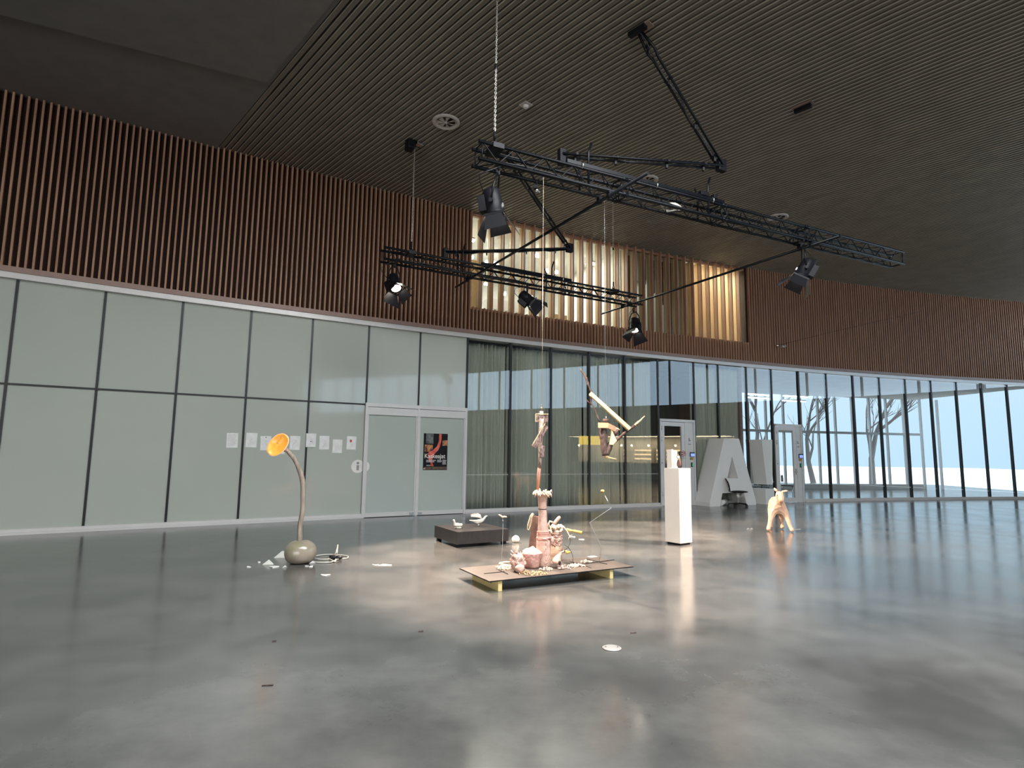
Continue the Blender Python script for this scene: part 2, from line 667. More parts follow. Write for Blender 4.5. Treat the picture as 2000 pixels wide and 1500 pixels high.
# plain plaster soffit left of the slats, in two steps
q0 = N * n_edge
p_lo = q0 + D * ((5.4 - q0.y) / D.y)
sb = MB()
far = q0 + D * 22
sb.prism([(0, 0), (1, 0), (1, 1), (0, 1)], p_lo + V((0, 0, HC - 0.02)), far - p_lo, -N * 18, V((0, 0, 0.12)))
sb.build('trim_soffit', M_soffit, kind='structure')
sb = MB()
e0 = onz(437, 143, HC - 0.1)
e1 = onz(535, 168, HC - 0.1)
dirs = (e0 - e1).normalized()
nn = V((dirs.y, -dirs.x, 0))
if nn.y > 0:
    nn = -nn
sb.prism([(0, 0), (1, 0), (1, 1), (0, 1)], e1 - N * 0.13, dirs * 14, -D * 8, V((0, 0, 0.07)))
sb.build('trim_soffit_step', M_soffit, kind='structure')

# --- back wall upper storey: timber slats ---------------------------------
S0, S1 = -17.0, 24.0
WS0, WS1 = -1.387, -1.387 + 31 / 3.0      # upper window
WZ = 5.46
wb = MB()


def strip(mb, s0, s1, z0, z1, off, th=0.1, step=0.667):
    """curved board following the wall; front face at off, th thick behind it"""
    n = max(1, int(round((s1 - s0) / step)))
    for i in range(n):
        a = s0 + (s1 - s0) * i / n
        b = s0 + (s1 - s0) * (i + 1) / n
        p, q = wp(a, z0, off), wp(b, z0, off)
        p2, q2 = wp(a, z0, off - th), wp(b, z0, off - th)
        h = V((0, 0, z1 - z0))
        mb.add([p, q, q + h, p + h, p2, q2, q2 + h, p2 + h],
               [(0, 1, 2, 3), (5, 4, 7, 6), (3, 2, 6, 7), (1, 0, 4, 5), (4, 0, 3, 7), (1, 5, 6, 2)])
    return mb


strip(wb, S0, WS0, HG + 0.06, HC + 0.1, 0.0, 0.25)
strip(wb, WS1 + 0.02, S1, HG + 0.06, HC + 0.1, 0.0, 0.25)
strip(wb, WS0, WS1, HG + 0.06, WZ - 0.02, 0.0, 0.25)
wb.build('wall_back', M_woodback, kind='structure')
sl = MB()
i = 0
P3 = 1.0 / 3
s = WS0 - P3 / 3 * 140
while s < S1:
    inw = WS0 - 0.01 < s < WS1 + 0.01
    top = HC + 0.02 if not inw else WZ
    a, b = wp(s, 0, 0.001), wp(s + 0.034, 0, 0.001)
    nrm = (wp(s, 0, 0.10) - a)
    jit = random.choice((0, 0, 0, 0.006))
    if s > -13:
        sl.obox(a + V((0, 0, HG + 0.14)), b - a, nrm * (1 + jit * 8), V((0, 0, top - HG - 0.14)))
    s += P3 / 3
sl.build('wall_back_slats', M_wood, kind='structure')
# outer fins in front of the upper window (every third slat carries on up)
fo, fi = MB(), MB()
s = WS0 + 0.001
k = 0
while s < WS1 - 0.02:
    a, b = wp(s, WZ, -0.02), wp(s + 0.036, WZ, -0.02)
    fo.obox(a, b - a, wp(s, WZ, 0.11) - a, V((0, 0, HC - WZ + 0.02)))
    a, b = wp(s, WZ, -0.06), wp(s + 0.036, WZ, -0.06)
    dep = 0.13 if s < 6.5 else 0.22
    fi.obox(a, b - a, wp(s, WZ, -0.06 - dep) - a, V((0, 0, HC - WZ - 0.1)))
    s += P3
    k += 1
win = MB()
strip(win, WS0, WS1, WZ - 0.03, HC - 0.05, -0.045, 0.012, 1.3)
W1 = win.build('window_1', M_glassup, kind='structure')
fo.build('outer_fins', M_wood, W1)
fi.build('inner_fins', M_fin, W1)
fr = MB()
strip(fr, WS0, WS1, WZ - 0.06, WZ, 0.02, 0.1)
strip(fr, WS0, WS1, HC - 0.1, HC - 0.02, 0.0, 0.1)
fr.build('frame', M_wood, W1)
# lip and light band between timber and glazing
lp = MB()
strip(lp, S0, S1, HG + 0.05, HG + 0.15, 0.13, 0.4)
lp.build('trim_1', M_lip, kind='structure')
lp = MB()
strip(lp, S0, S1, HG - 0.06, HG + 0.05, 0.10, 0.3)
lp.build('trim_2', M_alu, kind='structure')

# --- room behind the upper window ------------------------------------------
ub = MB()
strip(ub, S0, S1, HG + 0.02, WZ - 0.02, -0.12, 5.4, 1.0)
ub.build('floor_upper', M_dkwall, kind='structure')
ub = MB()
strip(ub, WS0 - 0.3, WS1 + 0.3, WZ - 0.1, HC, -5.2, 0.1, 1.0)
ub.build('wall_upper_back', M_plaster, kind='structure')
ub = MB()
strip(ub, WS0 - 0.3, WS1 + 0.3, HC - 0.06, HC + 0.04, -0.08, 5.3, 1.0)
ub.build('ceiling_upper', M_plaster, kind='structure')
ub = MB()
for s_ in (WS0 - 0.05, WS1 + 0.02):
    a = wp(s_, WZ - 0.1, -0.27)
    ub.obox(a, wt(s_) * 0.05, wp(s_, WZ - 0.1, -5.2) - a, V((0, 0, HC - WZ + 0.1)))
for s_ in (3.98, 6.50):
    a = wp(s_, WZ - 0.1, -0.30)
    ub.obox(a, wt(s_) * 0.05, wp(s_, WZ - 0.1, -5.2) - a, V((0, 0, HC - WZ + 0.1)))
ub.build('wall_upper_partition', M_plaster, kind='structure')
# brown boards hanging inside the middle third of the window
for i, (s_, w_, z0_) in enumerate([(4.30, .36, 6.6), (4.86, .26, 7.15), (5.20, .28, 6.9), (5.55, .30, 6.55), (5.95, .5, 5.5)]):
    m = MB()
    a = wp(s_, z0_, -0.45)
    m.obox(a, wt(s_) * w_, wp(s_, z0_, -0.49) - a, V((0, 0, HC - 0.1 - z0_)))
    tag(m.build('hanging_board', M_rust, origin=a),
        ['brown board behind the window fins, widest of the short ones', 'narrow brown board hanging shortest behind the window fins',
         'brown board hanging a little lower, third behind the dim window fins', 'brown board reaching mid window behind the dim fins',
         'full height brown board beside the brightly lit end of the upper window'][i], 'board')
M_tube = emis('lit_tube', (1.0, 0.93, 0.80), 26)
M_glow = emis('lit_globe', (1.0, 0.80, 0.50), 30)
tubes = [(-1.0, 7.70, -0.9, .35), (-0.55, 7.55, -1.9, .3), (0.6, 7.75, -2.6, .5), (1.6, 7.78, -1.3, .3), (2.7, 7.75, -2.4, .5), (3.4, 7.75, -1.0, .3),
         (-0.2, 6.6, -1.3, .14), (1.2, 6.9, -3.0, .14), (7.2, 7.7, -0.9, .6), (8.2, 7.7, -1.4, .4)]
tl = ['bright ceiling tube behind the first fins of the upper window', 'short lit tube beside the first tube of the upper room',
      'lit tube deep in the upper room above the hanging arm elbow', 'lit tube close to the glass in the upper room middle',
      'lit tube over the right part of the white upper room', 'lit tube next to the dim part of the upper window',
      'small lamp low behind the left fins of the upper window', 'small lamp low and deep in the upper room',
      'warm tube behind the last bright fins of the upper window', 'short warm tube at the far end of the upper window']
for (s_, z_, o_, L_), l_ in zip(tubes, tl):
    c_ = wp(s_, z_, o_)
    t_ = thing('ceiling_light', l_, 'light', c_, 'lights of the upper room')
    m = MB()
    m.bar(c_ - wt(s_) * L_ / 2, c_ + wt(s_) * L_ / 2, 0.12, 0.05)
    m.build('diffuser', M_tube, t_)
    m = MB()
    m.bar(c_ - wt(s_) * L_ / 2 + Z1 * .05, c_ + wt(s_) * L_ / 2 + Z1 * .05, 0.14, 0.05)
    m.bar(c_ + Z1 * 0.07, V((c_.x, c_.y, HC - 0.06)), 0.015, 0.015)
    m.build('housing', M_white, t_)
def room_light(name, s_, o_, w_, d_, watt, col, z_=HC - 0.12):
    l_ = bpy.data.lights.new(name, 'AREA')
    l_.shape = 'RECTANGLE'
    l_.size, l_.size_y = w_, d_
    l_.energy = watt
    l_.color = col
    ob_ = bpy.data.objects.new(name, l_)
    ob_.location = wp(s_, z_, o_)
    t0_ = wt(s_)
    ob_.rotation_euler = (0, 0, math.atan2(t0_.y, t0_.x))
    COL.objects.link(ob_)


room_light('upper_room_light', 1.3, -2.2, 4.6, 2.4, 260, (1.0, 0.95, 0.84))
room_light('upper_room_light', 5.2, -2.6, 2.0, 1.5, 22, (1.0, 0.95, 0.82))
room_light('upper_room_light', 7.8, -1.6, 2.0, 2.0, 230, (1.0, 0.86, 0.62))
# pale furniture in the upper room
for i, (s_, o_, w_, h_, mt_) in enumerate([(-1.1, -1.0, .5, 1.7, M_palewood), (0.3, -2.2, 1.2, 1.0, M_alu), (2.2, -1.4, .5, .55, M_palewood), (1.2, -1.2, .35, .3, M_yellowwood)]):
    m = MB()
    a = wp(s_, WZ, o_)
    tt = wt(s_)
    nn_ = V((tt.y, -tt.x, 0))
    m.obox(a, tt * w_, nn_ * -0.45, Z1 * h_)
    for kz in range(1, 3):
        m.obox(a + nn_ * 0.012 + Z1 * (h_ * kz / 3), tt * w_, nn_ * -0.01, Z1 * 0.012)
    tag(m.build('office_cupboard', mt_, origin=a, bevel=0.01),
        ['tall pale wood cupboard behind the first fins of the upper window', 'wide grey cupboard in the middle of the upper room',
         'low pale wood box seen over the slat parapet', 'small yellow box low in the upper window'][i], 'cupboard')

# --- glazed ground floor -----------------------------------------------------
MU = [-16.0, -14.67, -13.34, -12.01, -10.68, -9.35, -8.02, -6.70, -5.375, -4.04, -2.705, -1.37, -0.045, 1.265, 2.588, 3.892, 5.165, 6.63, 7.66,
      8.894, 10.02, 11.29, 12.6, 13.9, 15.2, 16.5, 17.8, 19.1, 20.4, 21.7, 23.0]
TZ = 2.68
wi = 2


def pane(s0, s1, z0, z1, mt, name, th=0.02, off=0.0):
    m = MB()
    p, q = wp(s0, z0, off), wp(s1, z0, off)
    t_ = (q - p).normalized()
    m.obox(p, q - p, V((-t_.y, t_.x, 0)) * th, V((0, 0, z1 - z0)))
    return m.build(name, mt, kind='structure')


fm, ft, fa = MB(), MB(), MB()
for i in range(len(MU) - 1):
    a, b = MU[i], MU[i + 1]
    if b <= -4.0:                                    # grey-green glass panels, two per bay
        pane(a, b, 0.06, TZ, M_frost, 'window_%d' % wi, 0.02); wi += 1
        pane(a, b, TZ, HG, M_frost, 'window_%d' % wi, 0.02); wi += 1
        pa, pb = wp(a, TZ, 0.012), wp(b, TZ, 0.012)
        fm.bar(pa, pb, 0.02, 0.035)
    elif b <= -1.3:                                  # above the poster doors
        pane(a, b, TZ + 0.03, HG, M_frost, 'window_%d' % wi, 0.02); wi += 1
    elif abs(a - 5.165) < .01 or abs(a - 10.02) < .01:   # above a door
        pane(a, b, TZ + 0.03, HG, M_glass, 'window_%d' % wi, 0.012); wi += 1
    else:
        pane(a, b, 0.06, HG, M_glass, 'window_%d' % wi, 0.012); wi += 1
for s_ in MU:
    z0_ = 0.0
    if s_ in (-2.705,) or abs(s_ + 2.705) < .01:
        z0_ = TZ + 0.03
    n_ = wp(s_, 0, 0.02) - wp(s_, 0, -0.08)
    w_ = 0.042 if s_ < -1.5 else 0.055
    a = wp(s_, z0_, -0.08) - wt(s_) * w_ / 2
    fm.obox(a, wt(s_) * w_, n_, V((0, 0, HG - z0_)))
fm.build('trim_3', M_dkframe, kind='structure')
fb = MB()
for a, b in [(S0, -4.04), (-1.37, 5.165), (6.63, 10.0), (11.29, 24)]:
    strip(fb, a, b, 0.0, 0.10, 0.05, 0.16, 1.33)
    strip(fb, a, b, 0.0, 0.045, 0.085, 0.2, 1.33)
fb.build('baseboard_back', M_alu, kind='structure')

# dashed safety marking on the clear panes
dm = MB()
for a, b in [(-1.33, -0.08), (0.0, 1.23), (1.30, 2.55), (2.62, 3.86), (3.93, 5.12)]:
    n = int((b - a) / 0.036)
    p, q = wp(a, 0, 0.003), wp(b, 0, 0.003)
    for j in range(n):
        c_ = p.lerp(q, (j + .5) / n) + V((0, 0, 0.985))
        dm.box(c_, (0.012, 0.003, 0.03), math.atan2((q - p).y, (q - p).x))
mk = dm.build('trim_4', M_white, kind='structure')

# doors ------------------------------------------------------------------------
M_steelgrey = mat('grey_door_paint', (0.68, 0.69, 0.70), 0.45, 0.1, col2=(0.66, 0.67, 0.68))


def frame_door(name, s0, s1, z1, glassmat, fw=0.05, bottom=0.1, thick=0.06, fmat=None, off=0.03, kickz=0.0):
    fmat = fmat or M_alu
    g = MB()
    p, q = wp(s0, 0, off), wp(s1, 0, off)
    t_ = (q - p).normalized()
    n_ = V((t_.y, -t_.x, 0))
    L = (q - p).length
    g.obox(p + t_ * fw + Z1 * bottom - n_ * 0.03, t_ * (L - 2 * fw), -n_ * 0.012, Z1 * (z1 - bottom - fw))
    door = g.build(name, glassmat, kind='structure')
    f = MB()
    for a_, w_ in ((0, fw), (L - fw, fw)):
        f.obox(p + t_ * a_ + Z1 * 0.01, t_ * w_, -n_ * thick, Z1 * (z1 - 0.01))
    f.obox(p + t_ * fw + Z1 * (z1 - fw), t_ * (L - 2 * fw), -n_ * thick, Z1 * fw)
    f.obox(p + t_ * fw + Z1 * 0.012, t_ * (L - 2 * fw), -n_ * thick, Z1 * (bottom - .012))
    f.build('frame', fmat, door)
    return door, p, q, t_, n_, L


d1, p, q, t_, n_, L = frame_door('door_1', -4.0, -2.73, TZ - 0.06, M_frostdoor, 0.035, 0.11, off=0.05)
m = MB(); m.obox(p + t_ * (L - 0.14) + Z1 * 0.03, t_ * 0.11, n_ * 0.012, Z1 * 0.05); m.build('lock', M_chrome, d1)
m = MB(); m.obox(p + Z1 * (TZ - 0.24), t_ * L, n_ * 0.015, Z1 * 0.16); m.build('top_rail', M_alu, d1)
d2, p, q, t_, n_, L = frame_door('door_2', -2.68, -1.41, TZ - 0.06, M_frostdoor, 0.035, 0.11, off=0.05)
m = MB(); m.obox(p + t_ * 0.03 + Z1 * 0.03, t_ * 0.11, n_ * 0.012, Z1 * 0.05); m.build('lock', M_chrome, d2)
m = MB(); m.obox(p + Z1 * (TZ - 0.24), t_ * L, n_ * 0.015, Z1 * 0.16); m.build('top_rail', M_alu, d2)
df = MB()
for a, b in [(-4.06, -4.0), (-2.73, -2.68), (-1.42, -1.36)]:
    pp = wp(a, 0, 0.07)
    df.obox(pp, wt(a) * (b - a), wp(a, 0, -0.07) - pp, Z1 * (TZ + 0.04))
pp, qq = wp(-4.06, TZ - 0.05, 0.07), wp(-1.36, TZ - 0.05, 0.07)
df.obox(pp, qq - pp, wp(-4.06, TZ - 0.05, -0.07) - pp, Z1 * 0.09)
df.build('trim_5', M_alu, kind='structure')


def leaf_door(name, s0, s1, s2):
    """grey framed glass door with a side panel"""
    o = 0.02
    d, p, q, t_, n_, L = frame_door(name, s0 + 0.06, s1, TZ - 0.07, M_glass, 0.13, 0.16, off=o, fmat=M_steelgrey)
    f = MB()
    a = wp(s0, 0, o + 0.03)
    b = wp(s2, 0, o + 0.03)
    T = (b - a).normalized()
    Nn = V((T.y, -T.x, 0))
    W = (b - a).length
    f.obox(a, T * 0.055, -Nn * 0.12, Z1 * TZ)
    f.obox(a + T * (W - 0.055), T * 0.055, -Nn * 0.12, Z1 * TZ)
    f.obox(a + Z1 * (TZ - 0.06), T * W, -Nn * 0.12, Z1 * 0.08)
    f.build('door_frame', M_steelgrey, d)
    f = MB()
    c1 = wp(s1 + 0.01, 0.0, o)
    f.obox(c1, T * ((b - c1).length - 0.05), -Nn * 0.06, Z1 * (TZ - 0.06))
    f.build('side_panel', M_steelgrey, d)
    h = MB()
    hc = wp(s1 - 0.06, 1.05, o)
    h.tube([hc, hc + Nn * 0.06, hc + Nn * 0.065 - T * 0.12], 0.011, 8)
    h.obox(hc - T * 0.02 + Z1 * -0.1, T * 0.04, Nn * 0.008, Z1 * 0.2)
    h.build('door_handle', M_chrome, d)
    h = MB()
    for z_ in (0.3, 1.3, 2.0, 2.35):
        hh = wp(s0 + 0.06, z_, o + 0.03)
        h.tube([hh, hh + Z1 * 0.12], 0.012, 6)
    h.build('hinge', M_chrome, d)
    return d, T, Nn


d3, T3, N3 = leaf_door('door_3', 5.19, 6.19, 6.60)
d4, T4, N4 = leaf_door('door_4', 10.05, 11.02, 11.29)
M_screen = emis('lit_blue_screen', (0.22, 0.30, 0.85), 0.9)
M_green = emis('lit_green_button', (0.0, 0.35, 0.12), 0.5)
M_navy = mat('dark_navy_plastic', (0.02, 0.03, 0.09), 0.4)
M_greenp = mat('dark_green_plastic', (0.02, 0.14, 0.09), 0.4)
M_oche = mat('ochre_plate', (0.42, 0.30, 0.05), 0.5)


def door_gadgets(s_, T, Nn, which, o=0.025):
    c_ = wp(s_, 1.6, o)
    t = thing('booking_screen', 'small navy booking screen beside the %s grey door' % which, 'screen', c_)
    m = MB(); m.obox(c_ - T * 0.09 - Z1 * 0.08, T * 0.18, Nn * 0.03, Z1 * 0.15); m.build('casing', M_navy, t, bevel=0.004)
    m = MB(); m.obox(c_ - T * 0.08 - Z1 * 0.065 + Nn * 0.031, T * 0.16, Nn * 0.003, Z1 * 0.09); m.build('display', M_screen, t)
    m = MB(); m.obox(c_ - T * 0.085 + Z1 * 0.03 + Nn * 0.031, T * 0.17, Nn * 0.003, Z1 * 0.035); m.build('header', M_greenp, t)
    c2 = wp(s_ - 0.03, 1.42, o)
    m = MB(); m.obox(c2 - T * 0.05, T * 0.10, Nn * 0.02, Z1 * 0.08)
    m.obox(c2 - T * 0.045 + Nn * 0.021 + Z1 * 0.025, T * 0.09, Nn * 0.003, Z1 * 0.02)
    tag(m.build('card_reader', M_oche, origin=c2), 'ochre card reader under the screen of the %s grey door' % which, 'card reader')
    c3 = wp(s_ - 0.02, 1.2, o)
    t = thing('door_button', 'green door release button beside the %s grey door' % which, 'button', c3)
    m = MB(); m.obox(c3 - T * 0.025, T * 0.05, Nn * 0.025, Z1 * 0.14); m.build('casing', M_blackmatt, t)
    m = MB(); m.obox(c3 - T * 0.012 + Z1 * 0.02 + Nn * 0.026, T * 0.03, Nn * 0.003, Z1 * 0.10); m.build('button', M_green, t)
    c4 = wp(s_ - 0.08, 1.9, o)
    t = thing('room_sign', 'small room number sign on the panel of the %s grey door' % which, 'sign', c4)
    m = MB(); m.obox(c4 - T * 0.06 + Z1 * 0.10, T * 0.12, Nn * 0.004, Z1 * 0.14); m.build('plate', M_paper, t)
    m = MB(); m.obox(c4 - T * 0.045 + Z1 * 0.12 + Nn * 0.004, T * 0.03, Nn * 0.003, Z1 * 0.10)
    m.obox(c4 - T * 0.045 + Z1 * 0.12 + Nn * 0.004, T * 0.075, Nn * 0.003, Z1 * 0.03)
    m.build('pictogram', M_ink, t)
    text_mesh('number', 'F102', 0.055, c4 - T * 0.07 + Nn * 0.002, T, Z1, Nn, M_ink, t)


door_gadgets(6.47, T3, N3, 'nearer')
door_gadgets(11.2, T4, N4, 'farther')

# rosette
rc = wp(6.10, 1.62, 0.06)
t = thing('rosette', 'red and white rosette on the grey door above the plinth figure', 'ornament', rc)
M_red = mat('red_ribbon', (0.55, 0.03, 0.05), 0.6)
for mt_, ph, nm in ((M_red, 0, 'red_petals'), (M_paper, .5, 'white_petals')):
    m = MB()
    for j in range(7):
        g = 2 * math.pi * (j + ph) / 7
        m.ball(rc + (T3 * math.cos(g) + Z1 * math.sin(g)) * 0.06, (0.035, 0.02, 0.035), 8, 6)
    m.build(nm, mt_, t)
m = MB(); m.ball(rc - Z1 * .12, (0.03, 0.02, 0.05), 8, 6); m.build('tail', M_paper, t)

# curtains -----------------------------------------------------------------------


def curtain(s0, s1, label, seed, off=-0.32, amp=0.075, zt=HG - 0.12, wl=0.135):
    rnd = random.Random(seed)
    n = int((s1 - s0) / 0.014)
    zs = [0.03, 0.8, 1.7, 2.6, 3.5, 4.1, zt]
    vs, fs = [], []
    ph = [rnd.random() * 6 for _ in range(4)]
    for iz, z in enumerate(zs):
        kz = 1 - 0.45 * (z / zt)
        for j in range(n + 1):
            u = j / n
            ss = s0 + (s1 - s0) * u
            w = 2 * math.pi * ss / wl
            drift = 0.5 * math.sin(ss * 2.1 + ph[0] + z * 0.25)
            o = amp * (0.9 * math.sin(w + drift * 2 + ph[1]) * (0.6 + 0.4 * math.sin(ss * 5 + ph[2])) + 0.8 * kz * math.sin(w / 3.1 + ph[3] + z * 0.2))
            vs.append(wp(ss, z, off + o))
    for iz in range(len(zs) - 1):
        for j in range(n):
            a = iz * (n + 1) + j
            fs.append((a, a + 1, a + n + 2, a + n + 1))
    t = thing('curtain', label, 'curtain', wp((s0 + s1) / 2, 0.0, off))
    m = MB(); m.add(vs, fs, True)
    c = m.build('cloth', M_curtain, t)
    sd = c.modifiers.new('th', 'SOLIDIFY'); sd.thickness = 0.004
    m = MB()
    a, b = wp(s0, zt + 0.02, off), wp(s1, zt + 0.02, off)
    m.bar(a, b, 0.05, 0.03)
    for j in range(int((s1 - s0) / 0.055)):
        p_ = wp(s0 + 0.03 + j * 0.055, zt - 0.04, off + 0.03)
        m.bar(p_, p_ + Z1 * 0.07, 0.008, 0.004)
    m.build('rail', M_dkframe, t)


cl_ = ['grey-green curtain behind the pane right of the poster door', 'grey-green curtain behind the second clear pane, left of the hanging totem',
       'grey-green curtain behind the third clear pane, right of the hanging totem', 'grey-green curtain behind the hanging branch sculpture',
       'grey-green curtain behind the pane left of the nearer grey door']
for i, (a, b) in enumerate([(-1.33, -0.07), (-0.02, 1.24), (1.29, 2.56), (2.61, 3.87), (3.92, 5.1)]):
    curtain(a, b, cl_[i], i + 1)
curtain(6.68, 7.63, 'yellow-green curtain behind the left half of the big letter A', 11, wl=0.16)
curtain(7.69, 8.8, 'yellow-green curtain behind the big letter A and beside the exclamation mark', 12, wl=0.16)

# interior behind the glazing
ib = MB()
strip(ib, -4.0, 8.9, 0.0, HG, -3.6, 0.1, 1.0)
ib.build('wall_inner_back', M_dkwall, kind='structure')
ib = MB()
a = wp(8.90, 0, -0.35)
ib.obox(a, wt(8.9) * 0.12, wp(8.9, 0, -6.5) - a, Z1 * HG)
ib.build('wall_inner_partition', M_brick, kind='structure')
ib = MB()
strip(ib, -4.0, S1, HG - 0.02, HG + 0.02, -0.12, 6.6, 1.0)
ib.build('ceiling_inner', M_plaster, kind='structure')
# exterior glazing of the far room
eg = MB()
for j in range(18):
    s_ = 8.9 + j * 0.95
    a = wp(s_, 0, -6.5)
    eg.obox(a, wt(s_) * 0.07, wp(s_, 0, -6.62) - a, Z1 * HG)
strip(eg, 8.9, S1, 0.0, 0.25, -6.5, 0.12, 1)
strip(eg, 8.9, S1, 2.75, 2.87, -6.5, 0.12, 1)
eg.build('window_60', M_steelgrey, kind='structure')
for i, (s_, o_, l_) in enumerate([(9.6, -1.6, 'lit tube lamp in the far glazed room, nearest the brick pier'), (10.6, -2.6, 'lit tube lamp in the middle of the far glazed room'),
                                (11.4, -1.5, 'lit tube lamp above the farther grey door'), (12.8, -3.0, 'lit tube lamp at the right of the far glazed room')]):
    c_ = wp(s_, 3.9, o_) + wt(s_) * 1.3
    t = thing('tube_lamp', l_, 'light', c_, 'tube lamps in the far glazed room')
    m = MB(); m.bar(c_ - wt(s_) * .6, c_ + wt(s_) * .6, .08, .05); m.build('diffuser', emis('lit_white_tube_%d' % i, (0.9, 0.97, 1.0), 3.0), t)
    m = MB(); m.bar(c_ + Z1 * .04, V((c_.x, c_.y, HG - .05)), .01, .01); m.bar(c_ - wt(s_) * .6 + Z1 * .04, c_ + wt(s_) * .6 + Z1 * .04, .09, .03); m.build('housing', M_white, t)

# snowy outside
sn = MB(); sn.obox((-40, 36, -0.6), (140, 0, 0), (0, 90, 0), (0, 0, 0.3)); sn.obox((26, -30, -0.6), (60, 0, 0), (0, 66, 0), (0, 0, 0.3))
sn.build('ground', M_snow, kind='structure')


def tree(base, h, seed, label):
    rnd = random.Random(seed)
    m = MB()

    def br(p, d, L, r, dep):
        pts, rr = [p], [r]
        for i in range(3):
            d = (d + V((rnd.uniform(-.18, .18), rnd.uniform(-.18, .18), rnd.uniform(-.03, .12)))).normalized()
            p = p + d * L / 3
            pts.append(p); rr.append(r * (1 - 0.22 * (i + 1)))
        m.tube(pts, rr, 5)
        if dep > 0:
            for k_ in range(3 if dep > 1 else 4):
                q = pts[rnd.choice((1, 2, 3))]
                dd = (d + V((rnd.uniform(-.9, .9), rnd.uniform(-.9, .9), rnd.uniform(-.1, .5)))).normalized()
                br(q, dd, L * rnd.uniform(.5, .75), r * .5, dep - 1)
    br(V(base), V((0, 0, 1)), h * .42, h * .018, 4)
    return tag(m.build('bare_tree', M_tree, origin=base), label, 'tree', 'bare trees outside the far windows')


tree((13.5, 37, -0.3), 11, 3, 'bare snowy tree outside, left of the farther door')
tree((16.2, 39, -0.3), 12, 5, 'bare snowy tree outside, behind the farther door')
tree((19.5, 38, -0.3), 11, 8, 'bare snowy tree outside, right of the farther door')
tree((24.5, 40, -0.3), 13, 9, 'bare snowy tree outside the far right panes')

# far room furniture: tables and chairs


def simple_chair(base, rz, label):
    t = thing('classroom_chair', label, 'chair', base, 'chairs in the far glazed room')
    c, s_ = math.cos(rz), math.sin(rz)
    def L(x, y, z): return V(base) + V((x * c - y * s_, x * s_ + y * c, z))
    m = MB(); m.box(L(0, 0, .45), (.42, .42, .03), rz); m.build('seat', M_blackmatt, t)
    m = MB(); m.box(L(0, .2, .72), (.4, .03, .25), rz); m.build('backrest', M_blackmatt, t)
    for x_, y_ in ((-.18, -.18), (.18, -.18), (-.18, .19), (.18, .19)):
        m = MB(); m.tube([L(x_, y_, .0), L(x_, y_, .74 if y_ > 0 else .44)], .012, 6); m.build('leg', M_chrome, t)


for k_, (s_, o_, rz_) in enumerate([(10.25, -1.5, .3), (10.75, -1.35, 2.9), (11.9, -2.6, .4), (12.6, -2.0, 1.0)]):
    simple_chair(wp(s_, 0, o_), rz_, ['black chair behind the glass of the farther door, left one', 'black chair behind the glass of the farther door, right one',
                                      'black chair deeper in the room behind the farther door', 'black chair behind the last panes on the right'][k_])
tb = wp(11.0, 0, -3.6)
t = thing('classroom_table', 'white topped table with chairs seen through the farther door', 'table', tb)
m = MB(); m.box(tb + Z1 * .73, (1.4, .7, .03), .45); m.build('tabletop', M_white, t)
for x_, y_ in ((-.6, -.3), (.6, -.3), (-.6, .3), (.6, .3)):
    c, s_ = math.cos(.45), math.sin(.45)
    p_ = tb + V((x_ * c - y_ * s_, x_ * s_ + y_ * c, 0))
    m = MB(); m.tube([p_, p_ + Z1 * .72], .02, 8); m.build('leg', M_chrome, t)

# --- rest of the hall (behind and beside the camera, seen in the reflections) ----
ew = MB()
ew.obox((24, -18, 4.72), (0.25, 0, 0), (0, 44, 0), (0, 0, 0.2))
ew.obox((24, -18, 2.95), (0.25, 0, 0), (0, 44, 0), (0, 0, 1.8))
ew.obox((24, -18, 7.95), (0.25, 0, 0), (0, 44, 0), (0, 0, 0.3))
for j in range(23):
    ew.obox((24, -18 + j * 1.95, 4.7), (0.15, 0, 0), (0, 0.09, 0), (0, 0, 3.4))
ew.obox((26.5, -18, 0), (0.2, 0, 0), (0, 44, 0), (0, 0, 3.0))
ew.obox((24, -18, 2.9), (2.7, 0, 0), (0, 44, 0), (0, 0, 0.1))
for y_ in (-9, -2, 3.0, 12.5, 19):
    ew.obox((24, y_, 0), (0.4, 0, 0), (0, 0.4, 0), (0, 0, 2.95))
ew.build('wall_east', M_dkwall, kind='structure')
es = MB()
for j in range(330):
    es.obox((23.9, -17.5 + j * 0.13, 3.0), (0.1, 0, 0), (0, 0.04, 0), (0, 0, 1.7))
es.build('wall_east_slats', M_wood, kind='structure')
cw = MB(); cw.obox((26.35, 3.4, 0), (0.1, 0, 0), (0, 9, 0), (0, 0, 2.9)); cw.build('wall_cafe', M_plaster, kind='structure')
sw = MB()
sw.obox((-16, -18, 0), (42, 0, 0), (0, 0.25, 0), (0, 0, 8.4))
sw.build('wall_south', M_soffit, kind='structure')
ww = MB()
ww.obox((-16, -18, 0), (0.25, 0, 0), (0, 40, 0), (0, 0, 8.4))
ww.build('wall_west', M_soffit, kind='structure')
